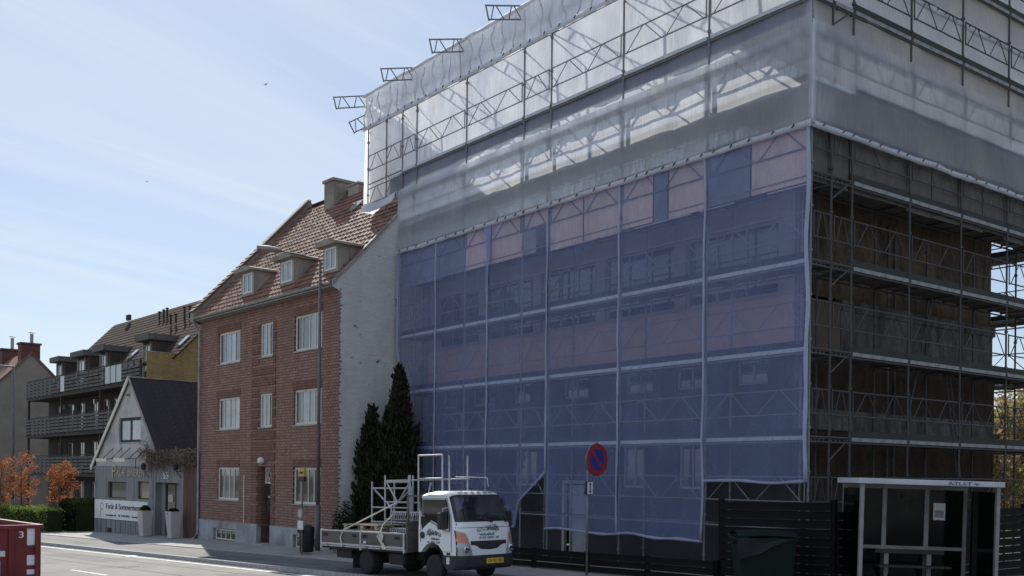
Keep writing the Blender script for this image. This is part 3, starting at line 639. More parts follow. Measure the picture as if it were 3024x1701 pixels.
# ------------------------------------------------------------------ nets and sheeting
def net_mat(name, col, tr, trans_share=0.5, stripe=90, rough_n=0.6):
    m, n, l, p = newmat(name); n.remove(p); out = n["Material Output"]
    v = coords(n, l); f = noise_node(n, l, v, rough_n, 5, 0.55); f2 = noise_node(n, l, coords(n, l, (stripe,stripe,2.0)), 1.0, 2)
    c = mixc(n, l, 0.5, ramp(n,l,f,[(0.3,tuple(x*.8 for x in col)),(0.7,tuple(min(1,x*1.2) for x in col))]), ramp(n,l,f2,[(0.3,tuple(x*.7 for x in col)),(0.7,tuple(min(1,x*1.3) for x in col))]))
    d = n.new("ShaderNodeBsdfDiffuse"); t = n.new("ShaderNodeBsdfTranslucent"); l.new(c, d.inputs[0]); l.new(c, t.inputs[0])
    a = n.new("ShaderNodeMixShader"); a.inputs[0].default_value = trans_share; l.new(d.outputs[0], a.inputs[1]); l.new(t.outputs[0], a.inputs[2])
    tp = n.new("ShaderNodeBsdfTransparent"); b = n.new("ShaderNodeMixShader")
    q = n.new("ShaderNodeMath"); q.operation = 'MULTIPLY_ADD'; l.new(f2, q.inputs[0]); q.inputs[1].default_value = 0.25; q.inputs[2].default_value = tr-0.225
    q2 = n.new("ShaderNodeMath"); q2.operation = 'MULTIPLY_ADD'; l.new(noise_node(n, l, coords(n, l, (1,1,.35)), 1.7, 6, .65, .5), q2.inputs[0]); q2.inputs[1].default_value = 0.2; l.new(q.outputs[0], q2.inputs[2]); q = q2
    l.new(q.outputs[0], b.inputs[0]); l.new(a.outputs[0], b.inputs[1]); l.new(tp.outputs[0], b.inputs[2]); l.new(b.outputs[0], out.inputs[0]); return m
M['net'] = net_mat('blue_scaffold_net', (0.37,0.425,0.73), 0.62, 0.3)
M['net_seam'] = net_mat('blue_net_seam', (0.62,0.65,0.80), 0.12)
M['sheet'] = net_mat('white_scaffold_sheet', (0.82,0.85,0.96), 0.06, 0.82, 30, 0.8)  # white tinted blue, skylight in the shade is put into the colour
M['strip'] = mat('grey_blue_cloth', (0.16,0.165,0.24), 0.9, 0, 0.2, 3, stretch=(6,1,.5))
M['hem'] = net_mat('white_sheet_hem', (0.78,0.80,0.86), 0.04, 0.45, 30)
def cloth(name, label, cat, group, p0, p1, zt, zb, m, amp=0.03, seed=0, nu=None, nv=10, bulge=0.0):
    """hanging sheet between two plan points; zt, zb functions of the distance along"""
    p0, p1 = Vector((*p0,0)), Vector((*p1,0)); d = p1-p0; L = d.length; d = d/L; nrm = Vector((d.y,-d.x,0)); nu = nu or max(4,int(L*5))
    def fn(u,v):
        s = u*L; a, b = zb(s), zt(s); z = a+(b-a)*v
        w = noise.noise(Vector((s*1.1+seed*7.3, z*.35, seed)))*amp + noise.noise(Vector((s*4+seed, z*.8, seed*2.1)))*amp*.45 + bulge*math.sin(math.pi*v)*math.sin(math.pi*u)
        return (p0+d*s+nrm*w+Vector((0,0,z)))[:]
    o = MB().grid(fn, nu, nv).build(name, M[m], None, True, fix=False); return tag(o, label, cat, group)
def hem(parent, p0, p1, zf, m='hem', ties=True, h=0.075, off=0.03, seed=1):
    p0, p1 = Vector((*p0,0)), Vector((*p1,0)); d = p1-p0; L = d.length; d = d/L; nrm = Vector((d.y,-d.x,0)); n = int(L*5)
    mb = MB(); prof = [(off,-h),(off+.05,-h*.4),(off+.05,h*.5),(off,h),(off-.05,h*.2)]
    vs = []; k = len(prof)
    for i in range(n+1):
        s = L*i/n; w = 1+.45*noise.noise(Vector((s*1.9,seed,0))); z = zf(s)+.035*noise.noise(Vector((s*.9,seed,3)))
        vs += [(p0+d*s+nrm*(a*w)+Vector((0,0,z+b*w)))[:] for a,b in prof]
    mb.add(vs, [(i*k+j,i*k+(j+1)%k,(i+1)*k+(j+1)%k,(i+1)*k+j) for i in range(n) for j in range(k)])
    mb.build('hem', M[m], parent, True)
    if ties:
        t = MB(); s = .3; rr = random.Random(seed)
        while s < L:
            c = p0+d*s+nrm*(off+.075)+Vector((0,0,zf(s))); t.bar(c-d*.035-Vector((0,0,.02)), c+d*.035+Vector((0,0,.04)), .022); s += rr.uniform(.38,.75)
        tag(t.build('ties', M['black'], parent), kind='stuff')
def seam(parent, x, y, z0, z1, r=0.045, seed=0, m='net_seam', top=0.0):
    pts = []; n = 26
    for i in range(n+1):
        z = z0+(z1-z0)*i/n; pts.append((x+.05*noise.noise(Vector((z*.7,seed,1))), y-.03, z))
    MB().path(pts, [r*(1+.4*noise.noise(Vector((i*.5,seed,5)))) for i in range(n+1)], 6).build('seam', M[m], parent, True)
NY = -0.075
def zbot3(s): x = -12.2+s; return 0.91 if x < -10.55 else 1.68+(x+10.5)*0.72
nets = [(-17.70,-15.2,None),(-15.2,-12.2,lambda s:.9),(-12.2,-9.21,zbot3),(-9.21,-6.14,lambda s:.92+.03*math.sin(s*2)),(-6.14,-3.07,lambda s:.93-.03*s/3+.02*math.sin(s*3)),(-3.07,0.0,lambda s:2.40+.03*math.sin(s*2.2))]
nl = ['blue scaffold net panel hanging beside the dark cypress','blue scaffold net panel hanging straight behind the truck load','blue scaffold net panel whose lower corner is pulled aside beside the truck cab',
      'blue scaffold net panel over the white door, behind the no-parking sign','long blue scaffold net panel reaching down to the low fence, between sign and bin','short blue scaffold net panel at the building corner, ending above the bin']
for k,(a,b,zb) in enumerate(nets):
    if zb is None:
        def fn(u,v):
            z = 1.2+(10.45-1.2)*v; t = min(1,max(0,(7.0-z)/3.4)); xl = -17.70+1.0*t
            x = xl+(-15.2-xl)*u; w = noise.noise(Vector((x*1.1,z*.35,2)))*.03
            return (x, NY+w, z)
        o = tag(MB().grid(fn,12,24).build('scaffold_net', M['net'], None, True, fix=False), nl[0], 'net', 'blue scaffold nets')
        pts = []
        for i in range(27):
            z = 1.2+9.25*i/26; t = min(1,max(0,(7.0-z)/3.4)); pts.append((-17.70+1.0*t+.05*noise.noise(Vector((z,3,0))),NY-.02,z))
        MB().path(pts,[.035+.02*noise.noise(Vector((i*.4,9,0))) for i in range(27)],6).build('seam', M['net_seam'], o, True)
    else:
        o = cloth('scaffold_net', nl[k], 'net', 'blue scaffold nets', (a,NY),(b,NY), lambda s:10.45, zb, 'net', 0.07, k+1, nv=20)
        hem(o, (a,NY),(b,NY), zb, 'net_seam', False, 0.035, 0.0, k+4)
    seam(o, b if b < 0 else -0.01, NY, zb(b-a) if zb else 1.2, 10.42, 0.027 if b < 0 else .045, k)
    if k == 1:                                   # loose spare strip hanging from the hem
        o2 = MB(); o2.grid(lambda u,v: (-12.35+.42*u*(1-.75*(1-v))+.12*(1-v), NY-.08-.02*math.sin(u*9), 8.2+2.3*v), 8, 10); o2.build('loose_strip', M['net'], o, True, fix=False)
rv = random.Random(4)
o = cloth('debris_curtain','dark grey-blue cloth strip hanging under the upper walkway behind the white sheeting','curtain',None,(-18.6,.10),(-.15,.10),lambda s:13.40,lambda s:12.98+.10*math.sin(s*.8)*(s<4)-.25*max(0,1-s/4.5),'strip',.05,21)
sh = []
def sheet(label, p0, p1, zt, zb, amp, seed, bottom_hem=True, bulge=0.0, top_hem=False, nv=10):
    o = cloth('scaffold_sheet', label, 'sheeting', 'white scaffold sheets', p0, p1, zt, zb, 'sheet', amp, seed, nv=nv, bulge=bulge)
    if bottom_hem: hem(o, p0, p1, zb, seed=seed)
    if top_hem: hem(o, p0, p1, zt, seed=seed+3, ties=False, h=.05)
    return o
SY = -0.10
sheet('lowest tier of white sheeting along the street front, just above the blue nets', (-17.75,SY),(0.11,SY), lambda s:12.7, lambda s:10.45, .035, 11)
sheet('middle tier of white sheeting along the street front', (-20.1,.05),(0.0,.05), lambda s:15.6, lambda s:12.45 if s > 2.4 else 12.6, .05, 12)
o = sheet('wrinkled top strip of white sheeting along the roof edge of the street front', (-20.2,SY-.10),(0.03,SY-.10), lambda s:16.74-.004*s, lambda s:15.5, .09, 13, True, 0, True)
for k in range(34):                              # straps and folds inside the roof-edge strip
    x = -20.0+k*.58+random.uniform(-.12,.12); zt_, zb_ = 16.6, 15.6
    MB().path([(x+.06*math.sin(i*1.3+k), SY-.12+.05*math.sin(i*.9+k*2), zt_+(zb_-zt_)*i/6) for i in range(7)], .022, 5).build('fold', M['hem'], o, True)
o = sheet('white sheeting closing the far end of the scaffold above the neighbouring tiled roof', (-20.2,3.2),(-20.2,SY), lambda s:16.75+.27*(3.3-s), lambda s:12.4, .10, 14, False)
MB().grid(lambda u,v: (-20.15+2.3*u, -.12-.22*math.sin(math.pi*v)*(1-u*.3), 12.62-.34*math.sin(math.pi*v)**1.3-.1*math.sin(math.pi*u)+ (0.1*v)), 12, 8).build('sagging_bottom', M['hem'], o, True, fix=False)
sheet('lowest tier of bluish white sheeting on the side front, above the weathered plywood', (SY+.2,-.12),(SY+.2,14.0), lambda s:12.78, lambda s:10.42-.004*s, .06, 15)
sheet('middle tier of bluish white sheeting on the side front', (-.05,-.05),(-.05,14.0), lambda s:14.5, lambda s:12.43, .08, 16)
sheet('top tier of bluish white sheeting on the side front', (-.05,-.05),(-.05,14.0), lambda s:17.0, lambda s:14.45, .06, 17)
sheet('uppermost strip of bluish white sheeting on the side front at the picture corner', (-.05,-.05),(-.05,14.0), lambda s:21.4, lambda s:16.95, .06, 18)
# temporary roof: one sheet over the lattice beams
rs = MB(); rs.grid(lambda u,v: (-20.2+20.2*u, -.25+.65*v, 16.78+.62*math.tan(R(15.5))*v+.03*noise.noise(Vector((u*20,v*9,0)))), 40, 12)
tag(rs.build('roof_sheet', M['sheet'], None, True, fix=False), 'narrow white plastic strip folded over the lattice beams on top of the scaffold', 'sheeting')
# ------------------------------------------------------------------ lettering
def text_mesh(body, w, h, m, depth=0.012, shear=0.0, mirror=False):
    """flat-ish letters in the local x-z plane, facing -y, fitted into w x h with the lower left corner at 0"""
    cu = bpy.data.curves.new('lettering', 'FONT'); cu.body = body; cu.extrude = depth/2; cu.resolution_u = 3; cu.shear = shear
    ob = bpy.data.objects.new('lettering', cu); COL.objects.link(ob)
    me = bpy.data.meshes.new_from_object(ob.evaluated_get(bpy.context.evaluated_depsgraph_get()))
    bpy.data.objects.remove(ob); bpy.data.curves.remove(cu)
    xs = [v.co.x for v in me.vertices]; ys = [v.co.y for v in me.vertices]; x0, x1, y0, y1 = min(xs), max(xs), min(ys), max(ys)
    for v in me.vertices:
        x = (v.co.x-x0)/(x1-x0)*w; v.co = ((w-x) if mirror else x, -v.co.z, (v.co.y-y0)/(y1-y0)*h)
    if mirror: me.flip_normals()
    me.materials.append(M[m]); return me
def letters(parent, body, x, y, z, w, h, m, name='lettering', **k): return put(name, text_mesh(body, w, h, m, **k), parent, (x,y,z))
M['ink'] = mat('black_lettering', (0.015,0.015,0.016), 0.6, 0, 0.1, 5)
M['brass'] = mat('pale_metal_letters', (0.45,0.38,0.30), 0.45, 0.3, 0.15, 5)
M['render_w'] = mat('grey_white_render', (0.52,0.49,0.46), 0.9, 0, 0.12, 1.4, 0.2, 40, dirt=(0.30,0.29,0.28))
M['clad'] = mat('grey_board_cladding', (0.235,0.232,0.225), 0.75, 0, 0.22, 2.5, 0.2, 20, dirt=(0.13,0.13,0.135), stretch=(4,1,0.25))
M['slate'] = mat('dark_slate', (0.05,0.045,0.05), 0.9, 0, 0.35, 4, 0.2, 40, spec=0.1, dirt=(0.035,0.033,0.038))
M['rust'] = mat('rust_brown_boards', (0.12,0.06,0.042), 0.8, 0, 0.35, 2, 0.2, 20, dirt=(0.06,0.035,0.03), stretch=(3,1,0.3))
M['planter'] = mat('pale_planter', (0.50,0.47,0.43), 0.7, 0, 0.12, 3)
def leaf_mat(name, c1, c2, trans=0.45):
    m, n, l, p = newmat(name); n.remove(p); out = n["Material Output"]
    gi = n.new("ShaderNodeNewGeometry"); tc = coords(n, l); f = noise_node(n, l, tc, 2.2, 3, 0.6)
    rnd = n.new("ShaderNodeMath"); rnd.operation = 'MULTIPLY_ADD'; l.new(gi.outputs["Random Per Island"], rnd.inputs[0]); rnd.inputs[1].default_value = 0.6
    l.new(f, rnd.inputs[2]); c = ramp(n, l, rnd.outputs[0], [(0.45,c1),(1.0,c2)])
    d = n.new("ShaderNodeBsdfDiffuse"); t = n.new("ShaderNodeBsdfTranslucent"); l.new(c, d.inputs[0]); l.new(c, t.inputs[0])
    a = n.new("ShaderNodeMixShader"); a.inputs[0].default_value = trans; l.new(d.outputs[0], a.inputs[1]); l.new(t.outputs[0], a.inputs[2]); l.new(a.outputs[0], out.inputs[0]); return m
M['leaf_o'] = leaf_mat('autumn_leaf', (0.28,0.085,0.035), (0.50,0.22,0.10))
M['leaf_g'] = leaf_mat('hedge_leaf', (0.09,0.14,0.03), (0.26,0.32,0.08))
M['leaf_d'] = leaf_mat('dark_leaf', (0.018,0.026,0.012), (0.045,0.055,0.022), 0.25)
M['leaf_b'] = leaf_mat('dry_yellow_leaf', (0.20,0.15,0.06), (0.42,0.34,0.17), 0.4)
M['leaf_c'] = leaf_mat('cypress_spray', (0.014,0.016,0.011), (0.058,0.058,0.034), 0.2)
M['vine'] = mat('dead_vine', (0.16,0.115,0.085), 0.9, 0, 0.3, 6)
M['bark'] = mat('bark', (0.085,0.065,0.05), 0.9, 0, 0.35, 6, 0.4, 30, stretch=(1,1,0.3))
def leaves(mb, pts, size, rnd, droop=0.0, up=None):
    for p in pts:
        p = Vector(p); a = Vector((rnd.gauss(0,1),rnd.gauss(0,1),rnd.gauss(0,.7)+(up or 0))).normalized(); b = a.cross(Vector((rnd.gauss(0,1),rnd.gauss(0,1),rnd.gauss(0,1)))).normalized()
        s = size*rnd.uniform(.6,1.35); w = s*.42
        mb.add([p-a*s*.5, p+b*w*.5-a*s*.05, p+a*s*.5+Vector((0,0,-droop*s)), p-b*w*.5-a*s*.05], [(0,1,2,3)])
def tree(label, base, h, spread, crown0, leafm, n_leaf, lsize, seed, group=None, cat='tree', name='tree', n_limb=9, trunk_r=0.06):
    rnd = random.Random(seed); T = thing(name, label, cat, base, 0, group)
    tm = MB(); lean = Vector((rnd.uniform(-.1,.1),rnd.uniform(-.1,.1),0))*h*.3
    top = Vector((0,0,h*.8))+lean; tr = [Vector((0,0,-.05))+(top)*t+Vector((rnd.uniform(-.03,.03),rnd.uniform(-.03,.03),0))*h*.2*(t>0) for t in (0,.2,.45,.7,1)]
    tm.path(tr, [trunk_r*1.25,trunk_r,trunk_r*.8,trunk_r*.5,trunk_r*.2], 8); ends = []
    for k in range(n_limb):
        t = crown0/h*.75+(0.9-crown0/h*.75)*(k+.5)/n_limb; s = tr[0].lerp(tr[-1], t); an = k*2.4+rnd.uniform(-.4,.4)
        prof = math.sin(math.pi*min(1,max(0.12,(t-.1)/1.0)))**.6
        e = s+Vector((math.cos(an),math.sin(an),rnd.uniform(.5,1.1)))*spread*prof*rnd.uniform(.6,1.0); m_ = (s+e)/2+Vector((0,0,-.04*h)); 
        tm.path([s,m_,e],[trunk_r*.45,trunk_r*.28,trunk_r*.08],5)
        for j in range(4):
            q = s.lerp(e, rnd.uniform(.35,1)); f = q+Vector((rnd.gauss(0,1),rnd.gauss(0,1),rnd.gauss(.5,.7))).normalized()*spread*rnd.uniform(.25,.55)
            tm.path([q,(q+f)/2+Vector((0,0,.02)),f],[trunk_r*.2,trunk_r*.13,trunk_r*.04],4); ends += [(q,f),(q,f)]
        ends.append((m_,e))
    tm.build('trunk', M['bark'], T, True)
    lm = MB(); pts = []
    for i in range(n_leaf):
        a, b = rnd.choice(ends); p = a.lerp(b, rnd.betavariate(2,1.1)); sg = spread*.13
        pts.append(p+Vector((rnd.gauss(0,sg),rnd.gauss(0,sg),rnd.gauss(0,sg))))
    leaves(lm, pts, lsize, rnd, .15); lm.build('crown', M[leafm], T, fix=False); return T

# ------------------------------------------------------------------ the restaurant with the gable to the street
RS = thing('restaurant', 'small grey gabled restaurant numbered 55 between brick house and hedge', 'restaurant', (-40.7,-4.31,0), R(7))
gx0, gx1, ap = 0.5, 7.35, (4.42,6.95)
gw = MB(); wx0, wx1, wz0, wz1 = 3.19,5.58,3.86,5.07
def slope_z(x): return 3.05+(x-gx0)*(ap[1]-3.05)/(ap[0]-gx0) if x < ap[0] else ap[1]-(x-ap[0])*(ap[1]-3.42)/(gx1-ap[0])
for a,b in ((gx0,wx0),(wx0,ap[0]),(ap[0],wx1),(wx1,gx1)):
    lo, hi = (2.73, None)
    if a >= wx0 and b <= wx1:
        gw.quad((a,0,lo),(b,0,lo),(b,0,wz0),(a,0,wz0)); gw.quad((a,0,wz1),(b,0,wz1),(b,0,slope_z(b)),(a,0,slope_z(a)))
    else: gw.quad((a,0,lo),(b,0,lo),(b,0,slope_z(b)),(a,0,slope_z(a)))
for q in (((wx0,0,wz0),(wx1,0,wz0),(wx1,.15,wz0),(wx0,.15,wz0)),((wx0,0,wz1),(wx1,0,wz1),(wx1,.15,wz1),(wx0,.15,wz1)),((wx0,0,wz0),(wx0,.15,wz0),(wx0,.15,wz1),(wx0,0,wz1)),((wx1,0,wz0),(wx1,.15,wz0),(wx1,.15,wz1),(wx1,0,wz1))): gw.quad(*q)
gw.quad((gx0,0,-.9),(gx0,8,-.9),(gx0,8,3.05),(gx0,0,3.05)); gw.build('gable_wall', M['render_w'], RS)
window(RS, wx0+.03, wx1-.03, wz0+.03, wz1-.03, 0.06, (0.5,), 0.11, 'darkwood', 'pane', barw=0.16, panes=('pane','pane_w'), sill=True) if M.setdefault('pane_w', glass_mat('pale_blind_glass',(0.45,0.5,0.5))) else None
cl = MB(); wall_holes(cl, gx0-.02, 7.0, -.9, 2.73, [(2.03,4.12,1.14,1.96),(5.38,6.62,1.17,2.0)], -.05, .2); cl.quad((gx0-.02,-.05,2.73),(7.0,-.05,2.73),(7.0,.02,2.73),(gx0-.02,.02,2.73)); cl.build('clad_base', M['clad'], RS)
for k in range(11): MB().box(gx0+.55*k+.30,gx0+.55*k+.32,-.058,-.049,-.7,1.1 if k<20 else 2.7).build('cladding_joint', M['black'], RS)
window(RS, 2.03,4.12,1.14,1.96,.04,(),.05,'darkwood','pane_d',sill=False); window(RS,5.38,6.62,1.17,2.0,.04,(),.05,'darkwood','pane_b',sill=False)
# low wing with the entrance
wg = MB(); wall_holes(wg, 7.0, 10.0, -.9, 3.3, [(7.22,9.62,-.48,1.98)], -.03, .35); wg.build('wing_wall', M['clad'], RS)
MB().box(10.0,11.36,-.05,.3,-.9,3.35).build('boarded_wall', M['rust'], RS)
MB().quad((7.0,-.03,3.3),(11.36,-.03,3.3),(11.36,6,3.3),(7.0,6,3.3)).build('wing_roof', M['slate'], RS)
MB().box(7.22,7.75,.22,.3,-.45,1.97).box(8.8,9.62,.22,.3,-.45,1.97).build('side_panel', M['clad'], RS)
dd = MB().box(7.75,7.86,.2,.28,-.4,1.97).box(8.70,8.80,.2,.28,-.4,1.97).box(7.86,8.70,.2,.28,1.87,1.97).box(7.86,8.70,.2,.28,-.4,-.2).build('entrance_door', M['darkwood'], RS)
MB().box(7.86,8.70,.24,.25,-.2,1.87).build('pane', M['pane_d'], dd); MB().box(8.0,8.5,.18,.2,.02,.16).build('kick_plate', M['brass'], dd); MB().box(8.05,8.5,.2,.235,1.1,1.42).build('menu_card', M['brass'], dd)
MB().box(7.4,9.2,-.35,.3,-.75,-.47).build('doorstep', M['plinth'], RS)
# roof planes, barge boards
rr = MB(); DB = 7.5
rr.quad((ap[0],-.12,ap[1]+.06),(gx1+.25,-.12,slope_z(gx1)-.25),(gx1+.25,DB,slope_z(gx1)-.25),(ap[0],DB,ap[1]+.06)); rr.quad((ap[0],-.12,ap[1]+.06),(ap[0],DB,ap[1]+.06),(gx0-.35,DB,2.75),(gx0-.35,-.12,2.75))
RF = rr.build('roof', M['slate'], RS)
sl2 = math.hypot(gx1+.25-ap[0], ap[1]+.31-slope_z(gx1)); dirx = (gx1+.25-ap[0])/sl2; dirz = -(ap[1]+.31-slope_z(gx1))/sl2
for i in range(1, 17):                      # slate courses on the visible slope
    t = sl2*i/17; x, z = ap[0]+dirx*t, ap[1]+.06+dirz*t
    MB().box(0,sl2/17,0,DB+.1,0,.018).build('slate_course', M['slate'], RF, loc=(x-dirx*sl2/17-dirz*.006,-.12,z-dirz*sl2/17+dirx*.006)).rotation_euler = (0,math.atan2(-dirz,dirx)+.012,0)
bb = MB(); bb.prism([(ap[0],-.16,ap[1]+.14),(gx0-.42,-.16,2.70),(gx0-.36,-.16,2.52),(ap[0],-.16,ap[1]-.13)], (0,.05,0)); bb.build('barge_board', M['cream'], RS)
bb = MB(); bb.prism([(ap[0],-.155,ap[1]+.14),(gx1+.3,-.155,slope_z(gx1)-.28),(gx1+.24,-.155,slope_z(gx1)-.34),(ap[0],-.155,ap[1]+.04)], (0,.05,0)); bb.build('barge_board', M['dormer_side'], RS)
MB().box(ap[0]-.08,ap[0]+.08,-.1,DB,ap[1]+.05,ap[1]+.11).build('ridge_cap', M['dormer_side'], RS)
# signs, numbers and lamps
letters(RS, 'P', 2.62,-.09,2.16,.42,.62,'brass'); letters(RS, 'AL\u00c6', 3.08,-.09,2.24,1.0,.32,'brass'); letters(RS, 'D', 4.35,-.09,2.24,.22,.32,'brass'); letters(RS, 'NEREN', 4.75,-.09,2.24,1.42,.32,'brass'); letters(RS,'I',4.62,-.09,2.24,.05,.32,'brass')
letters(RS, '55', 8.08,-.06,2.15,.5,.3,'white')
ban = MB().box(.6,6.58,-.10,-.06,.10,1.05).build('banner', M['white'], RS)
letters(ban, 'For\u00e5r & Sommermenu', 2.0,-.108,.60,3.9,.28,'ink'); letters(ban, 'menupal\u00e6.dk   Tlf. 7460 0055   menupal\u00e6', 1.95,-.108,.22,3.9,.13,'ink')
lg = MB()
for k in range(16):
    a0, a1 = k*.35, (k+1)*.35; lg.bar((1.5+.16*math.cos(a0),-.108,.72+.17*math.sin(a0)),(1.5+.16*math.cos(a1),-.108,.72+.17*math.sin(a1)),.022)
lg.bar((1.42,-.108,.6),(1.30,-.108,.2),.022); lg.build('emblem', M['brass'], ban)
for a,b in ((1.28,2.47),(3.32,4.59)): MB().box(a,b,-.34,-.28,2.94,3.1).build('awning_board', M['cream'], RS)
aw = MB().bar((1.28,-.31,3.08),(5.85,-.31,3.08),.04)
for x in (2.0,3.0,3.9,5.0,5.8): aw.bar((x,-.31,3.08),(x+.55,0,3.62),.025)
aw.bar((5.75,-.31,3.08),(5.75,-.31,2.6),.03); aw.build('sign_bracket', M['black'], RS)
for x in (6.62,9.82):
    L_ = MB(); L_.bar((x,-.02,2.5),(x,-.34,2.5),.03).bar((x,-.06,2.2),(x,-.30,2.5),.025).lathe([(.03,0),(.09,.02),(.12,.22),(.14,.24),(.02,.36)],(x,-.34,2.54),8); L_.build('wall_lantern', M['black'], RS)
MB().box(2.03,2.55,-.058,-.02,-.56,-.34).build('cellar_vent', M['black'], RS)
MB().lathe([(.03,0),(.08,.02),(.1,.1),(.02,.14)],(4.3,-.1,6.1),10).build('gable_lamp', M['dormer_side'], RS)
# bare climber over the wing
vm = MB(); rv = random.Random(5)
for k in range(330):
    x = rv.uniform(6.55,11.3) if rv.random()<.8 else rv.uniform(5.9,7.4); z = rv.uniform(2.72,3.42)+(max(0,7.2-x)*rv.uniform(0,.7)); p = Vector((x,-.10-rv.random()*.12,z)); pts = [p]
    for j in range(3): p = p+Vector((rv.gauss(0,.16),rv.gauss(0,.03),rv.gauss(-.05,.13))); p.y = min(p.y,-.07); pts.append(p)
    vm.path(pts, .012, 3)
leaves(vm, [(rv.uniform(6.6,11.3),-.1-rv.random()*.15,rv.uniform(2.75,3.5)) for _ in range(900)], .11, rv)
cv = vm.build('climbing_vine', M['vine'], None, loc=(-40.7,-4.31,0), fix=False); cv.rotation_euler = (0,0,R(7)); tag(cv, 'bare brown creeper hanging over the restaurant entrance', 'creeper')
# planters
for k,(xc,lab) in enumerate(((7.42,'tall tapered pale planter with round dark bush by the restaurant banner'),(10.2,'tall tapered pale planter with low dark bush on the brick house side of the entrance'))):
    p0 = Vector((-40.7,-4.31,0))+Matrix.Rotation(R(7),3,'Z')@Vector((xc,-.6,0)); P = thing('planter', lab, 'planter', (p0.x,p0.y,gz(p0.x)+.022), R(7), 'planters by the restaurant door')
    b_ = MB(); zb_, zt_ = 0,1.16; ra, rb = .18,.27
    b_.add([(-ra,-ra,0),(ra,-ra,0),(ra,ra,0),(-ra,ra,0),(-rb,-rb,1.16),(rb,-rb,1.16),(rb,rb,1.16),(-rb,rb,1.16),(-rb+.06,-rb+.06,1.16),(rb-.06,-rb+.06,1.16),(rb-.06,rb-.06,1.16),(-rb+.06,rb-.06,1.16),(-rb+.06,-rb+.06,1.05),(rb-.06,-rb+.06,1.05),(rb-.06,rb-.06,1.05),(-rb+.06,rb-.06,1.05)],
        [(0,1,5,4),(1,2,6,5),(2,3,7,6),(3,0,4,7),(4,5,9,8),(5,6,10,9),(6,7,11,10),(7,4,8,11),(8,9,13,12),(9,10,14,13),(10,11,15,14),(11,8,12,15),(12,13,14,15)]); b_.build('tub', M['planter'], P)
    rv = random.Random(k); bm_ = MB(); hh = .32 if k == 0 else .22; pts = []
    for i in range(600):
        d_ = Vector((rv.gauss(0,1),rv.gauss(0,1),abs(rv.gauss(0,1)))).normalized()*rv.uniform(.75,1); pts.append((d_.x*.26,d_.y*.26,1.08+d_.z*hh))
    leaves(bm_, pts, .10, rv); bm_.build('bush', M['leaf_d'], P, fix=False)

# ------------------------------------------------------------------ apartment block with the slatted galleries
AB = thing('gallery_apartment_block', 'dark three-storey apartment block with slatted wooden galleries and tiled roof', 'building', (-37.6,0.3,0), R(3))
M['gwall'] = mat('dark_brown_facade', (0.06,0.047,0.04), 0.85, 0, 0.25, 1.5, 0.2, 20, dirt=(0.055,0.045,0.04))
M['slat'] = mat('weathered_slat', (0.125,0.117,0.112), 0.8, 0, 0.3, 3, 0.2, 25, dirt=(0.10,0.095,0.09), stretch=(1,3,3))
M['gglass'] = glass_mat('balustrade_glass', (0.10,0.16,0.16))
M['ybrick'] = brick_mat('yellow_brick', 'Y', (0.42,0.29,0.115), (0.34,0.225,0.09), (0.26,0.19,0.10), 0.24, 0.1, stain=(0.2,0.13,0.06))
M['rtile2'] = mat('dark_brown_roof_tile', (0.075,0.05,0.04), 0.95, 0, 0.3, 2, 0.2, 20, spec=0.05, dirt=(0.05,0.036,0.03))
ax0, ax1 = -31.1, -8.3
gws = MB(); hs = []
for zf in (-.4,2.35,5.1):
    for x in (-29.0,-26.6,-24.1,-21.4,-19.3,-17.4,-14.8,-12.2,-10.2): hs.append((x,x+(1.15 if zf < 9 else 1.15),zf+.15 if int(x*10)%3 else zf+.9,zf+2.15))
wall_holes(gws, ax0, ax1, -.9, 7.85, hs, 1.5, .12); gws.build('facade', M['gwall'], AB)
for k,h_ in enumerate(hs): window(AB, h_[0]+.02, h_[1]-.02, h_[2]+.02, h_[3]-.02, 1.55, (.5,) if k%2 else (.62,), .07, 'dormer_side', 'pane_d', sill=False, panes=('pane_d','pane_w') if k%3==0 else ('pane_d',))
for z in (2.3,5.05,7.8): MB().box(ax0,ax1,-.05,1.5,z-.22,z).build('gallery_floor', M['gwall'], AB)
slat_me = MB().box(0,.90,-.02,.02,0,.155).mesh('slat', M['slat']); gl_me = MB().box(.02,.88,-.01,.01,0,1.05).mesh('glass_panel', M['gglass']); post_me = MB().box(-.045,.045,-.05,.05,0,1.2).mesh('rail_post', M['gwall'])
nb = int((ax1-ax0)/.98)
for li, z in enumerate((7.8,5.05,2.3)):
    for i in range(nb+1):
        x = ax0+i*.98; put('rail_post', post_me, AB, (x,-.03,z-.05))
        if i == nb: break
        if li == 0 and abs(i-8) < .1 or li == 0 and i in (17,18,19): put('glass_panel', gl_me, AB, (x+.04,-.06,z+.08)); continue
        for j in range(5): put('slat', slat_me, AB, (x+.04,-.08+random.uniform(-.012,.012),z+.06+j*.226))
    MB().box(ax0,ax1,-.06,.03,z+1.19,z+1.24).build('hand_rail', M['gwall'], AB)
for z in (-.5,2.3,5.05):
    for x in (ax0+.1,-23.3,-15.5,-9.0): MB().box(x-.07,x+.07,-.0,.14,z,z+2.6).build('gallery_post', M['gwall'], AB)
for x,z in ((-24.8,6.75),(-18.0,6.75),(-20.6,7.0),(-27.2,6.9)): MB().box(x,x+.18,1.3,1.5,z,z+.35).build('wall_light', M['pane_w'], AB)
ar = MB(); ry, rz, ey, ez = 6.4, 13.9, 1.75, 9.1
ar.quad((ax0-.1,ey,ez),(ax1+.15,ey,ez),(ax1+.15,ry,rz),(ax0-.1,ry,rz)); ar.quad((ax1+.15,2*ry-ey,ez),(ax0-.1,2*ry-ey,ez),(ax0-.1,ry,rz),(ax1+.15,ry,rz))
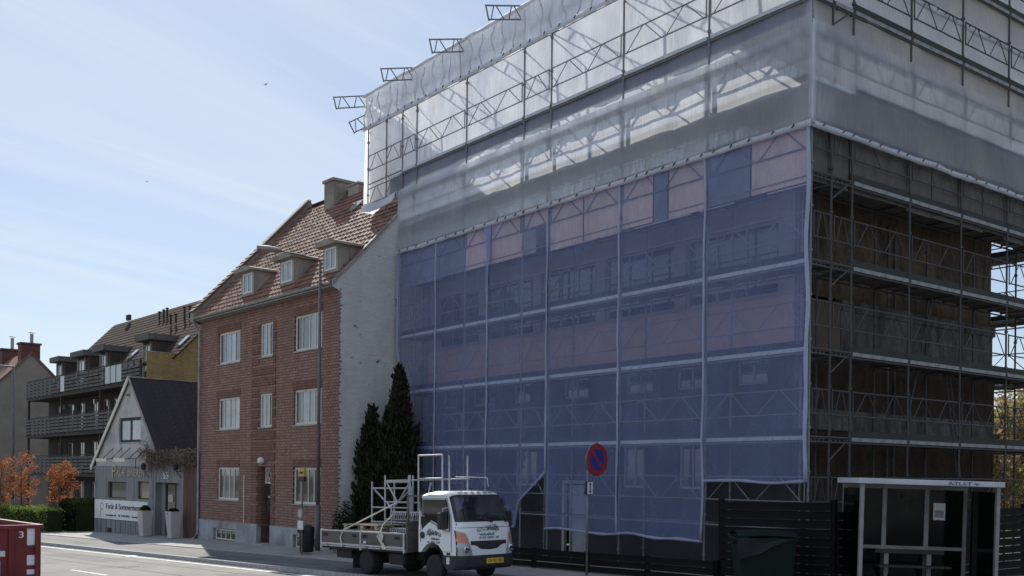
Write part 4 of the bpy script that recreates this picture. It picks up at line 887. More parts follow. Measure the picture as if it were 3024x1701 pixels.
ARF = ar.build('roof', M['rtile2'], AB); asl = math.hypot(ry-ey,rz-ez); aan = math.atan2(rz-ez,ry-ey)
cme = MB().box(0,ax1-ax0+.25,0,asl/18+.03,0,.03).mesh('tile_course', M['rtile2'])
for i in range(18):
    t = asl*i/18; put('tile_course', cme, ARF, (ax0-.1,ey+t*math.cos(aan)-.02,ez+t*math.sin(aan)+.03),(aan-.055,0,0))
gb = MB(); gb.poly([(ax1,y,z) for y,z in ((.2,-.9),(2*ry-1.75,-.9),(2*ry-1.75,9.0),(ry,rz-.08),(2.0,9.3),(1.9,9.42),(.2,9.42))]); gb.build('gable_wall', M['ybrick'], AB)
MB().box(ax1-.25,ax1+.02,.16,2.0,9.421,9.47).build('wall_coping', M['dormer_side'], AB)
gb = MB(); gb.poly([(ax0,y,z) for y,z in ((1.5,-.9),(2*ry-1.75,-.9),(2*ry-1.75,9.0),(ry,rz-.08),(1.8,9.1))]); gb.build('far_gable_wall', M['gwall'], AB)
for a,b in ((-30.9,-28.7),(-26.1,-23.2),(-21.4,-19.2),(-13.6,-11.3)):
    D_ = thing('dormer', None, None); D_.parent = AB
    MB().box(a+.28,b-.12,1.95,4.6,8.3,10.55).build('dormer_body', M['gwall'], D_)
    MB().box(a,b,1.45,4.8,10.55,10.93).build('flat_roof', M['slat'], D_)
    window(D_, a+.5,(a+b)/2+.35,8.7,10.35,1.88,(.45,),.09,'dormer_side','pane',sill=False,flat=True,panes=('pane_d','pane_w'))
    for q in (a+.32,(a+b)/2+.42): MB().box(q,q+.13,1.85,1.95,8.3,10.5).build('corner_post', M['dormer_side'], D_)
for x,y,zt in ((-20.1,5.6,13.75),(-19.35,5.6,13.8),(-18.75,5.6,13.85),(-15.64,4.6,12.9),(-14.8,4.6,12.9),(-14.13,4.9,13.3),(-13.54,5.0,13.3)):
    MB().tube((x,y,12.2),(x,y,zt-.15),.07,8).tube((x,y,zt-.15),(x,y,zt-.07),.12,8).build('vent_pipe', M['rtile2'], AB)
MB().box(-27.7,-27.1,6.0,6.2,13.9,14.3).build('vent_pipe', M['gwall'], AB)
for x,s0 in ((-17.3,.9),(-9.6,1.2)): MB().box(x,x+.55,0,.9,.04,.1).build('roof_light', M['pane_w'], AB, loc=(0,ey+s0*math.cos(aan),ez+s0*math.sin(aan)+.06)).rotation_euler = (aan,0,0)

# ------------------------------------------------------------------ far beige house
FH = thing('far_house', 'beige rendered gable house with red tiled roof and brick chimneys beyond the gallery block', 'house', (-78.5,0,0), R(3))
M['beige'] = mat('beige_render', (0.27,0.235,0.20), 0.9, 0, 0.12, 1, 0.1, 20, dirt=(0.21,0.185,0.16))
M['redbrick2'] = mat('dark_red_brickwork', (0.13,0.055,0.045), 0.85, 0, 0.25, 6, 0.2, 20)
fy, fz = 1.1, 12.25
MB().poly([(0,y,z) for y,z in ((fy-5.2,-1.5),(fy+5.2,-1.5),(fy+5.2,7.1),(fy,fz),(fy-5.2,7.1))]).build('gable_wall', M['beige'], FH)
MB().box(-18,-.01,fy-5.2,fy+5.2,-1.5,7.05).build('side_wall', M['beige'], FH)
fr2 = MB(); fr2.prism([(.15,fy,fz+.12),(.15,fy-5.6,6.75),(.15,fy-5.6,6.6),(.15,fy,fz-.06)],(-18.3,0,0)); fr2.prism([(.15,fy,fz+.12),(.15,fy+5.6,6.75),(.15,fy+5.6,6.6),(.15,fy,fz-.06)],(-18.3,0,0)); fr2.build('roof', M['tile2'], FH)
for x,s in ((-.75,1.0),(-6.6,1.25),(-12.5,1.0)):
    c_ = MB().box(x-.5,x+.5,fy-.75,fy+.75,11.2,13.0).box(x-.6,x+.6,fy-.85,fy+.85,13.0,13.15).build('chimney', M['redbrick2'], FH)
    MB().tube((x,fy+.2,13.15),(x,fy+.2,13.15+.8*s),.14,8).lathe([(.3,0),(.02,.12)],(x,fy+.2,13.2+.85*s),8).build('chimney_pot', M['dormer_side'], c_)

# ------------------------------------------------------------------ garden in front of the gallery block
tree('bright orange autumn shrub tree next to the dark hedge, nearest the restaurant', (-44.0,-5.05,gz(-44)-.02), 4.4, 1.0, 1.7, 'leaf_o', 3000, .12, 21, 'orange autumn trees', trunk_r=.05)
tree('thin orange autumn tree behind the far lamp post', (-47.3,-6.2,gz(-47)-.02), 4.6, 1.0, 1.9, 'leaf_o', 2000, .12, 22, 'orange autumn trees', trunk_r=.05)
tree('orange autumn tree cut off by the left picture edge', (-47.0,-7.45,gz(-47)-.02), 4.2, .95, 1.7, 'leaf_o', 1900, .12, 23, 'orange autumn trees', trunk_r=.05)
def hedge(name, label, p0, p1, w, h, leafm, n, size, seed):
    p0, p1 = Vector((*p0,0)), Vector((*p1,0)); d = (p1-p0); L = d.length; a = math.atan2(d.y,d.x); rv = random.Random(seed)
    T = thing(name, label, 'hedge', (p0.x,p0.y,min(gz(p0.x),gz(p1.x))), a); pts = []
    for i in range(n):
        s = rv.uniform(0,L); q = rv.random()
        if q < .45: y, z = rv.uniform(-w/2,w/2), h
        else: y, z = (-w/2 if rv.random() < .8 else w/2), rv.uniform(0.02,h)
        k = .20*noise.noise(Vector((s*1.6,z*1.8,seed))); pts.append((s, y+rv.gauss(0,.05)+k, z+rv.gauss(0,.05)+k))
    lm = MB(); leaves(lm, pts, size, rv, up=.3); lm.build('foliage', M[leafm], T, fix=False)
    MB().box(.1,L-.1,-w/2+.1,w/2-.1,0,h-.1).build('branches', M['leaf_d'], T); return T
hedge('hedge', 'clipped green hedge with sunlit top along the pavement', (-48.5,-7.9),(-40.9,-6.0), 1.0, 1.3, 'leaf_g', 5200, .10, 31)
hedge('hedge', 'tall dark unclipped hedge against the restaurant side wall', (-43.6,-4.4),(-40.9,-4.3), 1.6, 1.55, 'leaf_d', 3400, .15, 32)
cb = MB().bbox(-.45,.45,-.2,.2,0,1.25,.02).build('cabinet_body', M['galv'], None); 
CBN = thing('utility_cabinet', 'grey street utility cabinet behind the hedge by the far lamp post', 'cabinet', (-47.0,-7.6,gz(-47)), R(10)); cb.parent = CBN
MB().box(-.47,.47,-.22,.22,1.251,1.30).build('cabinet_lid', M['galv'], CBN)

# ------------------------------------------------------------------ street lamps
def street_lamp(label, base, h, arm_dir, arm, r, mtl, group):
    T = thing('street_lamp', label, 'street lamp', base, 0, group)
    MB().tube((0,0,0),(0,0,1.6),r*1.35,12).tube((0,0,1.6),(0,0,h),r,12,r*.62).build('post', M[mtl], T, True)
    d = Vector((*arm_dir,0)).normalized(); e = d*arm+Vector((0,0,h+.16))
    MB().path([(0,0,h-.05),d*.12+Vector((0,0,h+.02)),d*arm*.5+Vector((0,0,h+.10)),e],[r*.5,r*.5,r*.42,r*.4],8).build('arm', M[mtl], T, True)
    q = MB(); n_ = 9
    def sec(t): return (0.05+.12*math.sin(math.pi*min(1,t*1.15+.05))**.7, .055+.045*math.sin(math.pi*t)**.8)
    s_ = Vector((-d.y,d.x,0)); vs = []
    for i in range(n_+1):
        t = i/n_; w, hh = sec(t); c = e-d*.1+d*.85*t+Vector((0,0,.03*t))
        vs += [(c+s_*w*math.cos(a)+Vector((0,0,hh*math.sin(a))))[:] for a in [2*math.pi*k/10 for k in range(10)]]
    q.add(vs, [(i*10+k,i*10+(k+1)%10,(i+1)*10+(k+1)%10,(i+1)*10+k) for i in range(n_) for k in range(10)]+[tuple(range(10))[::-1],tuple(range(n_*10,n_*10+10))]); q.build('lamp_head', M['zinc'], T, True); return T
M['lamp_post'] = mat('weathered_lamp_post', (0.15,0.14,0.145), 0.6, 0.2, 0.2, 4)
street_lamp('tall brown-grey street lamp standing in front of the brick house corner', (-18.35,-2.85,gz(-18.3)), 10.15, (-.12,-1), 1.5, .072, 'lamp_post', 'street lamps')
street_lamp('slim grey street lamp far off among the orange trees', (-51.0,-5.95,gz(-51)), 9.3, (-.61,-.79), 3.2, .10, 'lamp_post', 'street lamps')

# ------------------------------------------------------------------ red skip
M['skip_red'] = mat('red_skip_paint', (0.17,0.02,0.022), 0.55, 0, 0.25, 1.5, 0.05, 20, dirt=(0.12,0.02,0.02))
SK = thing('skip', 'red steel skip with white stickers at the road side', 'skip', (-13.47,-12.99,gz(-13.5)-.11), R(4))
b = MB(); b.box(-.06,0,-1.8,0,.0,1.36).box(-4.2,-.06,-.06,0,0,1.36).box(-4.2,-.06,-1.8,-1.74,0,1.36).box(-4.2,-4.14,-1.74,-.06,0,1.36).box(-4.14,-.06,-1.74,-.06,0.02,.1); b.build('body', M['skip_red'], SK)
MB().box(-4.26,.05,-.05,.05,1.28,1.37).box(-.05,.05,-1.85,-.05,1.28,1.37).box(-4.26,.05,-1.85,-1.75,1.28,1.37).build('top_rail', M['skip_red'], SK)
for y in (-.72,-.1,-1.7): MB().box(.001,.06,y-.05,y+.05,0,1.28).build('rib', M['skip_red'], SK)
for y,z,w,h in ((-.33,.86,.2,.42),(-.33,.36,.2,.25),(-.33,.13,.2,.12),(-1.02,.6,.18,.14)): MB().box(.001,.006,y,y+w,z,z+h).build('sticker', M['white'], SK)
pl = MB().box(.001,.008,-1.45,-.95,.13,.5).build('sign_plate', M['white'], SK)
t_ = letters(SK,'3',.004,-.53,1.05,.12,.16,'white'); t_.rotation_euler = (0,0,R(90))
MB().box(.0085,.011,-1.42,-1.24,.33,.44).bar((.01,-1.2,.42),(.01,-1.06,.26),.06,.005).box(.0085,.011,-1.2,-1.17,.2,.24).build('sign_mark', M['ink'], pl)
# ------------------------------------------------------------------ the scaffolder's truck
M['truck_w'] = mat('white_truck_paint', (0.78,0.79,0.80), 0.28, 0, 0.03, 2, spec=0.5, dirt=(0.70,0.70,0.69))
M['bumper'] = mat('dark_bumper_plastic', (0.028,0.028,0.030), 0.6, 0, 0.2, 5)
M['bedside'] = mat('aluminium_dropside', (0.12,0.105,0.097), 0.5, 0.25, 0.2, 3, dirt=(0.08,0.068,0.06), stretch=(0.5,1,4))
M['chassis'] = mat('chassis_black', (0.022,0.021,0.02), 0.75, 0, 0.3, 5)
M['wood'] = mat('raw_wood', (0.42,0.33,0.24), 0.8, 0, 0.25, 3, 0.2, 30, dirt=(0.25,0.19,0.14), stretch=(1,4,4))
M['strap'] = mat('pale_strap', (0.70,0.66,0.55), 0.8, 0, 0.1, 10)
M['orange'] = glass_mat('orange_indicator', (0.75,0.20,0.05), 0.15); M['lens'] = glass_mat('clear_headlamp', (0.50,0.52,0.54), 0.1)
M['chrome'] = mat('chrome', (0.75,0.75,0.77), 0.15, 1.0, 0.05, 5)
M['plate_y'] = mat('yellow_plate', (0.75,0.50,0.06), 0.5, 0, 0.05, 5)
def clear_glass():
    m, n, l, p = newmat('windscreen_glass'); n.remove(p); out = n["Material Output"]; tp = n.new("ShaderNodeBsdfTransparent"); tp.inputs[0].default_value = (.72,.76,.76,1)
    gs = n.new("ShaderNodeBsdfGlossy"); gs.inputs["Roughness"].default_value = .04; gs.inputs[0].default_value = (.9,.9,.9,1); fr_ = n.new("ShaderNodeFresnel"); fr_.inputs[0].default_value = 1.6
    a = n.new("ShaderNodeMixShader"); l.new(fr_.outputs[0],a.inputs[0]); l.new(tp.outputs[0],a.inputs[1]); l.new(gs.outputs[0],a.inputs[2])
    df = n.new("ShaderNodeBsdfDiffuse"); df.inputs[0].default_value = (.25,.26,.27,1); b = n.new("ShaderNodeMixShader"); f = noise_node(n,l,coords(n,l),3.0,5,.6); l.new(ramp(n,l,f,[(.4,(.03,.03,.03)),(.8,(.22,.22,.22))]),b.inputs[0])
    l.new(a.outputs[0],b.inputs[1]); l.new(df.outputs[0],b.inputs[2]); l.new(b.outputs[0],out.inputs[0]); return m
M['wind'] = clear_glass()
TR = thing('flatbed_truck', 'white-cab flatbed scaffolding truck parked on the pavement before the blue nets', 'truck', (-5.84,-6.21,gz(-5.84)-.0), R(7))
TR.rotation_euler = (0, -math.atan(.018)*0.9, R(7))
CW = 1.80
prof = [(-.52,.66),(-.52,1.2),(-.53,1.93),(-.46,2.05),(-.1,2.10),(.32,2.095),(.47,2.05),(.53,2.0),(.82,1.40),(.88,1.22),(.93,.98),(.955,.80),(.95,.62),(.62,.62),(.40,.62),(.33,.72),(.2,.84),(0,.90),(-.22,.85),(-.38,.72),(-.42,.66)]
def cab_pt(i, y):
    x, z = prof[i]; e = min(y, CW-y); k = max(0, 1-e/.24)**2
    if 6 <= i <= 13: x -= k*(.17 if i >= 8 else .10)
    if 2 <= i <= 7: z -= k*.075
    yy = y
    if i in (2,3,4,5,6,7): yy = y+(CW/2-y)*.06      # slight tumblehome towards the roof
    return (x, yy, z)
ys_ = [0,.02,.06,.12,.2,.32,.9,1.48,1.6,1.68,1.74,1.78,1.8]
cabm = MB(); n = len(prof)
cabm.add([cab_pt(i,y) for y in ys_ for i in range(n)], [(j*n+i,j*n+(i+1)%n,(j+1)*n+(i+1)%n,(j+1)*n+i) for j in range(len(ys_)-1) for i in range(n) if not (i == 7 and 3 <= j <= 8) and not (i == 1 and j in (5,6))]+[tuple(range(n)), tuple(range((len(ys_)-1)*n,len(ys_)*n))[::-1]])
cabo = cabm.build('cab', M['truck_w'], TR); autosmooth(cabo, 30)
lin = MB().box(-.50,-.46,.03,CW-.03,.9,1.42).box(-.48,.5,.03,CW-.03,.95,1.0).box(-.46,.55,.02,.035,1.0,1.5).box(-.46,.55,CW-.035,CW-.02,1.0,1.5).box(-.45,.42,.1,CW-.1,1.97,2.0).box(-.50,-.46,.03,.34,1.42,1.95).box(-.50,-.46,1.46,CW-.03,1.42,1.95)
lin.build('cab_lining', M['chassis'], TR); MB().box(.42,.76,.06,CW-.06,1.22,1.36).build('dashboard', M['bumper'], TR)
for y in (.28,1.1): MB().bbox(-.38,-.2,y,y+.46,1.0,1.66,.05).bbox(-.36,-.24,y+.12,y+.34,1.66,1.82,.03).build('seat', M['bumper'], TR)
MB().lathe([(.17,0),(.185,.012),(.17,.024),(.16,.012)],(.42,1.32,1.42),18,'X').build('steering_wheel', M['black'], TR)
MB().box(.60,.78,.16,.34,1.362,1.40).build('dash_papers', M['white'], TR); MB().box(.55,.70,1.45,1.6,1.362,1.43).build('glove', M['strap'], TR)
def front_x(y, z):
    for i in range(7,12):
        (x0,z0),(x1,z1) = prof[i],prof[i+1]
        if z1 <= z <= z0:
            t = (z-z0)/(z1-z0); e = min(y,CW-y); k = max(0,1-e/.24)**2; return x0+(x1-x0)*t-k*.17*(1 if i>=8 else .6+.4*t)
    return .95
def front_patch(name, pts, m, off=.012, parent=TR, thick=.02):
    mb = MB(); top = [(front_x(y,z)+off,y,z) for y,z in pts]; mb.prism(top, (-thick,0,0)); return mb.build(name, M[m], parent)
def front_strip(name, y0, y1, zt, zb, m, off=.010, parent=TR, nu=14, nv=4):
    mb = MB()
    def f(u,v):
        y = y0+(y1-y0)*u; z = zb(u)+(zt(u)-zb(u))*v; return (front_x(y,z)+off, y, z)
    return mb.grid(f,nu,nv).build(name, M[m], parent, True)
# windscreen: black surround and glass following the cab's curve
def ws(name, y0,y1,t0,t1,m,off):
    mb = MB()
    def f(u,v):
        y = y0+(y1-y0)*u; t = t0+(t1-t0)*v; a, b = Vector(cab_pt(7,y)), Vector(cab_pt(8,y)); p = a.lerp(b,t); return (p.x+off,p.y,p.z+off*.45)
    return mb.grid(f,16,3).build(name, M[m], TR, True)
ws('windscreen_surround', .05,.13,-.02,1.02,'bumper',.004); ws('windscreen_surround', 1.67,1.75,-.02,1.02,'bumper',.004); ws('windscreen_surround', .05,1.75,-.02,.06,'bumper',.005); ws('windscreen_surround', .05,1.75,.93,1.02,'bumper',.005); W_ = ws('windscreen', .10,1.70,.05,.95,'wind',.010)
for y0,y1 in ((.62,1.12),(1.15,1.66)):
    a = Vector((.86,y1-.05 if y0 < 1 else y1-.1,1.41)); b = Vector((.79,y0-.25,1.50)); MB().path([a, a.lerp(b,.5)+Vector((.01,0,.0)), b],.012,5).box(a.x-.03,a.x+.02,a.y-.03,a.y+.03,1.37,1.43).build('wiper', M['black'], TR)
# dashboard clutter seen behind the glass
for sgn, y in ((-1,-.006),(1,CW+.006)):
    sd = MB(); sd.prism([(-.35,y,1.90),(.44,y,1.90),(.56,y,1.52),(.55,y,1.24),(.40,y,1.26),(-.05,y,1.42),(-.35,y,1.53)], (0,.008*sgn*-1,0)); sd.build('side_window', M['pane_b2'] if 'pane_b2' in M else M['pane_d'], TR)
    sf = MB(); P_ = [(-.38,1.93),(.46,1.93),(.60,1.53),(.60,1.16),(.42,1.20),(-.06,1.38),(-.38,1.50)]
    for i in range(len(P_)): a,b = P_[i],P_[(i+1)%len(P_)]; sf.bar((a[0],y,a[1]),(b[0],y,b[1]),.03,.006)
    sf.build('window_seal', M['bumper'], TR)
    dl = MB(); Q = [(-.42,1.98),(.50,1.98),(.66,1.5),(.66,.70),(.36,.70)]
    for a,b in zip(Q[:-1],Q[1:]): dl.bar((a[0],y*1.0,a[1]),(b[0],y,b[1]),.012,.004)
    dl.bar((-.42,y,1.98),(-.44,y,.9),.012,.004); dl.build('door_gap', M['bumper'], TR)
    hd = MB().lathe([(.0,-.02),(.075,-.02),(.08,0),(.07,.012),(.0,.012)],(-.37,y,1.06),12,'Y'); ho = hd.build('door_handle', M['bumper'], TR, True)
    mr = MB().bbox(.42,.58,y-.24 if sgn<0 else y+.02,y-.02 if sgn<0 else y+.24,1.22,1.62,.03); mr.build('mirror', M['bumper'], TR)
    MB().path([(.55,y,1.72),(.52,y+.13*sgn,1.70),(.5,y+.13*sgn,1.55)],.013,5).path([(.55,y,1.18),(.52,y+.13*sgn,1.16),(.5,y+.13*sgn,1.26)],.013,5).build('mirror_arm', M['alu'], TR)
MB().path([(.3,.95,2.09),(.22,.93,2.36)],.008,5).build('aerial', M['black'], TR)
for y in (.42,.62,.82,1.02,1.22,1.4): MB().box(.44,.50,y-.05,y+.05,2.066,2.078).build('roof_lip', M['bumper'], TR)
# front: grille, headlamps, bumper, number plate, emblem
front_strip('hood_seam', .03,1.77,lambda u:1.262,lambda u:1.252,'bumper',.004,TR,20,1)
front_strip('grille', .34,1.46, lambda u:.95, lambda u:.86-.15*min(1,max(0,1.6-abs(u-.5)*4.2)), 'bumper', .012)
eb = MB()
for k in range(16): a0,a1 = 2*math.pi*k/16,2*math.pi*(k+1)/16; eb.bar((.965,.9+.07*math.cos(a0),.83+.07*math.sin(a0)),(.965,.9+.07*math.cos(a1),.83+.07*math.sin(a1)),.014)
eb.box(.96,.972,.82,.98,.82,.842); eb.build('emblem', M['chrome'], TR)
for s in (0,1):
    fx = (lambda y: y) if s == 0 else (lambda y: CW-y)
    hl = MB()
    def f(u,v):
        yi = .015+(.20+.17*(1-v))*u; z = .62+.58*v-.06*u*v; y = fx(yi); return (front_x(y,z)+.014+.012*math.sin(math.pi*u)*math.sin(math.pi*v), y, z)
    q = MB().grid(f,8,8).build('headlight', M['lens'], TR, True)
    def f2(u,v): a = f(.06+.85*u,.52+.42*v); return (a[0]+.006,a[1],a[2])
    MB().grid(f2,6,4).build('indicator', M['orange'], q, True)
    c_ = f(.55,.28); MB().lathe([(.02,0),(.075,.005),(.085,.02),(.06,.028)],(c_[0]-.01,c_[1],c_[2]),14,'X').build('reflector', M['chrome'], q, True)
    front_strip('headlight_rim', fx(.01),fx(.03),lambda u:1.2,lambda u:.62,'bumper',.016,TR,2,4)
bp = MB(); ysb = [-.01,.03,.1,.25,.9,1.55,1.7,1.77,1.81]; pb = [(.96,.62),(.98,.52),(.97,.36),(.90,.29),(.5,.29),(.36,.45),(.36,.62)]
def bpt(i,y): x,z = pb[i]; e = min(y+.01,1.81-y); k = max(0,1-e/.24)**2; return (x-(k*.17 if i < 4 else 0),y,z)
nb_ = len(pb); bp.add([bpt(i,y) for y in ysb for i in range(nb_)], [(j*nb_+i,j*nb_+(i+1)%nb_,(j+1)*nb_+(i+1)%nb_,(j+1)*nb_+i) for j in range(len(ysb)-1) for i in range(nb_)]+[tuple(range(nb_)),tuple(range((len(ysb)-1)*nb_,len(ysb)*nb_))[::-1]])
autosmooth(bp.build('bumper', M['bumper'], TR))
front_strip('bumper_panel', .36,1.44, lambda u:.74+.04*abs(u-.5)*2, lambda u:.62+.10*max(0,1-abs(u-.5)*3.2)*0+.0, 'truck_w', .014)
npl = MB().box(.985,.995,.80,1.34,.42,.54).build('number_plate', M['plate_y'], TR)
t_ = letters(npl,'UV\u00b792 925',.999,.83,.445,.48,.072,'ink',depth=.004); t_.rotation_euler = (0,0,R(90))
MB().box(.5,.62,-.012,-.004,.63,.68).build('marker_plate', M['bumper'], TR); MB().box(.5,.60,-.012,-.004,.42,.58).build('weight_sign', M['white'], TR)
def logo(parent, org, w, front):
    """two-line lettering under a slanting lattice girder; front=True is written mirror-wise"""
    rx, rz = (R(-14),R(90)) if front else (0,0); E_ = bpy.data.objects.new('lettering', None); COL.objects.link(E_); E_.parent = parent; E_.location = org; E_.rotation_euler = (rx,0,rz)
    m_ = (lambda x,ww: w-x-ww) if front else (lambda x,ww: x)
    for body,x,z,ww,hh,sh in (('Bj\u00f8rk',0,.15,.40,.14,.2),('Stilladser',.16*1,.075,w-.18,.062,.15),('Tlf. 2083 2210',0.02,0,w-.04,.048,.0)):
        letters(E_, body, m_(x,ww), 0, z, ww, hh, 'ink', depth=.004, mirror=front, shear=sh)
    gd = MB(); X = lambda x: (w-x) if front else x; a = (.08,.335); b = (w-.0,.235); dz = -.075
    for o_ in (0,dz): gd.bar((X(a[0]),0,a[1]+o_),(X(b[0]),0,b[1]+o_),.012,.004)
    for i in range(9):
        t0, t1 = i/9,(i+1)/9; p = lambda t,o_: (X(a[0]+(b[0]-a[0])*t),0,a[1]+(b[1]-a[1])*t+o_); gd.bar(p(t0,0 if i%2 else dz),p(t1,dz if i%2 else 0),.009,.004)
    for t in (0,1): gd.bar((X(a[0]+(b[0]-a[0])*t),0,a[1]+(b[1]-a[1])*t),(X(a[0]+(b[0]-a[0])*t),0,a[1]+(b[1]-a[1])*t+dz),.012,.004)
    gd.build('girder_emblem', M['ink'], E_)
logo(TR, (-.22,-.006,.88), .50, False); logo(TR, (.945,.60,1.0), .68, True)
# wheels
def wheel(x, y, w=.2, dual=False):
    T = put('wheel', MB().lathe([(.17,0),(.27,-.0),(.305,.025),(.31,.06),(.31,w-.06),(.305,w-.025),(.27,w),(.17,w)],(0,0,0),28,'Y').mesh('tyre', M['rubber'], True), TR, (x,y,.31))
    MB().lathe([(.02,.05),(.06,.045),(.07,.07),(.135,.08),(.15,.03),(.175,.01),(.18,.05),(.18,w-.02)],(0,0,0),24,'Y').build('rim', M['galv'], T, True)
    nu_ = MB()
    for k in range(6): a = k*math.pi/3; nu_.lathe([(.018,0),(.018,.03)],(.10*math.cos(a),.05,.10*math.sin(a)),6,'Y')
    nu_.build('wheel_nuts', M['black'], T)
wheel(0,.03); wheel(0,CW-.23); wheel(-2.66,.04,.36); wheel(-2.66,CW-.40,.36)
ua = MB()
for i in range(10):
    a0,a1 = math.pi*i/10*1.0,math.pi*(i+1)/10; ua.quad(*[(-.0+.40*math.cos(a),y,.33+.46*math.sin(a)) for a,y in ((a0,.0),(a1,.0),(a1,.5),(a0,.5))])
ua.build('wheel_arch', M['bumper'], TR)
for x in (-2.66,):
    mg = MB()
    for i in range(10):
        a0,a1 = math.pi*(.02+.96*i/10),math.pi*(.02+.96*(i+1)/10); mg.quad(*[(x+.42*math.cos(a),y,.33+.36*math.sin(a)) for a,y in ((a0,-.02),(a1,-.02),(a1,.42),(a0,.42))])
    mg.build('mudguard', M['bumper'], TR); MB().box(x-.47,x-.44,-.02,.42,.12,.42).build('mud_flap', M['rubber'], TR)
MB().box(-4.4,.6,.45,.55,.42,.60).box(-4.4,.6,1.25,1.35,.42,.60).box(-2.8,-2.5,.3,1.5,.26,.40).box(-.1,.1,.2,1.6,.25,.36).build('chassis', M['chassis'], TR)
MB().bbox(-1.75,-1.15,.05,.45,.30,.58,.03).build('fuel_tank', M['chassis'], TR); MB().box(-4.0,-3.35,.1,1.7,.36,.62).build('tool_box', M['chassis'], TR)
MB().box(-4.5,-.98,0,CW+.06,.60,.70).build('bed_floor', M['chassis'], TR)
for yb, nm in ((-.03,'dropside'),(CW+.04,'dropside')):
    s_ = MB().box(-4.52,-1.0,yb,yb+.035,.66,1.05).build(nm, M['bedside'], TR)
    MB().box(-4.53,-.99,yb-.012,yb+.047,1.05,1.085).box(-4.53,-.99,yb-.012,yb+.04,.655,.68).build('edge_rail', M['alu'], s_)
    for x in (-4.52,-2.78,-1.03): MB().box(x-.02,x+.025,yb-.02,yb+.045,.60,1.09).build('side_post', M['alu'], s_)
    MB().box(-4.5,-1.05,yb-.02,yb+.0,.70,.745).build('fluted_rail', M['alu'], s_)
    for x in (-4.2,-3.5,-2.5,-1.9): MB().bbox(x-.045,x+.045,yb-.035,yb-.0,.66,.72,.01).build('hinge', M['galv'], s_)
    for x in (-4.32,-3.05,-2.6,-1.3): MB().box(x-.1,x+.1,yb-.008,yb+.002,.92,.99).build('recess', M['chassis'], s_)
    if yb < 0: MB().box(-2.66,-2.56,yb-.012,yb+.0,.78,.84).build('label', M['white'], s_)
MB().box(-4.52,-4.48,0,CW+.05,.66,1.06).build('tailboard', M['bedside'], TR)
hb = MB().box(-.97,-.92,-.02,CW+.06,.62,1.36); 
for y in (0,.6,1.2,CW): hb.box(-.97,-.92,y-.0,y+.05,1.36,2.0)
hb.box(-.97,-.92,0,CW+.05,1.95,2.0); hb.build('headboard', M['bedside'], TR)

# ------------------------------------------------------------------ the load on the truck: loose things lying on the bed
M['galv_b'] = mat('bright_galvanised', (0.44,0.44,0.44), 0.4, 0.55, 0.2, 12)
Tm = Matrix.Translation(TR.location) @ TR.rotation_euler.to_matrix().to_4x4()
def on_bed(name, label, cat, group, tubes, r=.024, m='galv_b', flat=()):
    T = thing(name, label, cat, Tm@Vector((-2.7,.9,.70)), 0, group); T.rotation_euler = TR.rotation_euler; o_ = Vector((-2.7,.9,.70))
    for nm, a, b in tubes: MB().tube(Vector(a)-o_,Vector(b)-o_,r,7).build(nm, M[m], T)
    return T, o_
def frame_tubes(x0,x1,y,z0,z1,hs,diag=True,short=None):
    t = [('upright',(x0,y,z0),(x0,y,z1)),('upright',(x1,y,z0),(x1,y,z1 if short is None else short))]
    t += [('rail',(x0,y,h),(x1,y,h)) for h in hs]
    if diag: t += [('diagonal',(x0+.03,y+.02,hs[0]),(x0+(x1-x0)*.48,y+.02,hs[1])),('diagonal',(x1-.03,y+.02,hs[0]),(x0+(x1-x0)*.52,y+.02,hs[1]))]
    return t
G_ = 'galvanised frames on the truck'
on_bed('scaffold_section','galvanised lattice frame standing on the truck bed farthest from the cab','frame',G_, frame_tubes(-4.28,-2.55,1.45,.72,2.34,(2.16,1.64,1.25),True,2.2)+[('upright',(-3.3,1.45,1.25),(-3.3,1.45,2.3))])
on_bed('scaffold_section','galvanised frame with crossed braces in the middle of the truck bed','frame',G_, frame_tubes(-3.05,-2.02,.95,.72,2.50,(2.32,1.80,1.35)))
on_bed('scaffold_section','tallest galvanised frame, an open rectangle rising above the truck cab','frame',G_, frame_tubes(-1.68,-.76,.95,.72,3.0,(2.98,2.40),False)+[('upright',(-.62,1.05,.72),(-.62,1.05,2.97)),('diagonal',(-1.2,.95,2.3),(-1.5,.95,1.3))])
on_bed('scaffold_section','galvanised frame with one post standing alone above the cab roof','frame',G_, [('upright',(-.45,1.5,.95),(-.45,1.5,2.96)),('rail',(-3.75,1.5,2.36),(-.38,1.5,2.39)),('upright',(-2.75,1.5,.95),(-2.75,1.5,2.5)),('upright',(-2.58,1.5,.95),(-2.58,1.5,2.5)),('rail',(-2.75,1.52,1.78),(-1.0,1.52,1.80)),('rail',(-2.4,1.52,1.6),(-1.0,1.52,1.62))])
T,o_ = on_bed('scaffold_tube','single thin tube with bent end lying across the top of the frames','tube',None,[('tube',(-.9,1.5,2.44),(.25,1.5,2.42)),('hook',(.25,1.5,2.42),(.3,1.5,2.2))],.012)
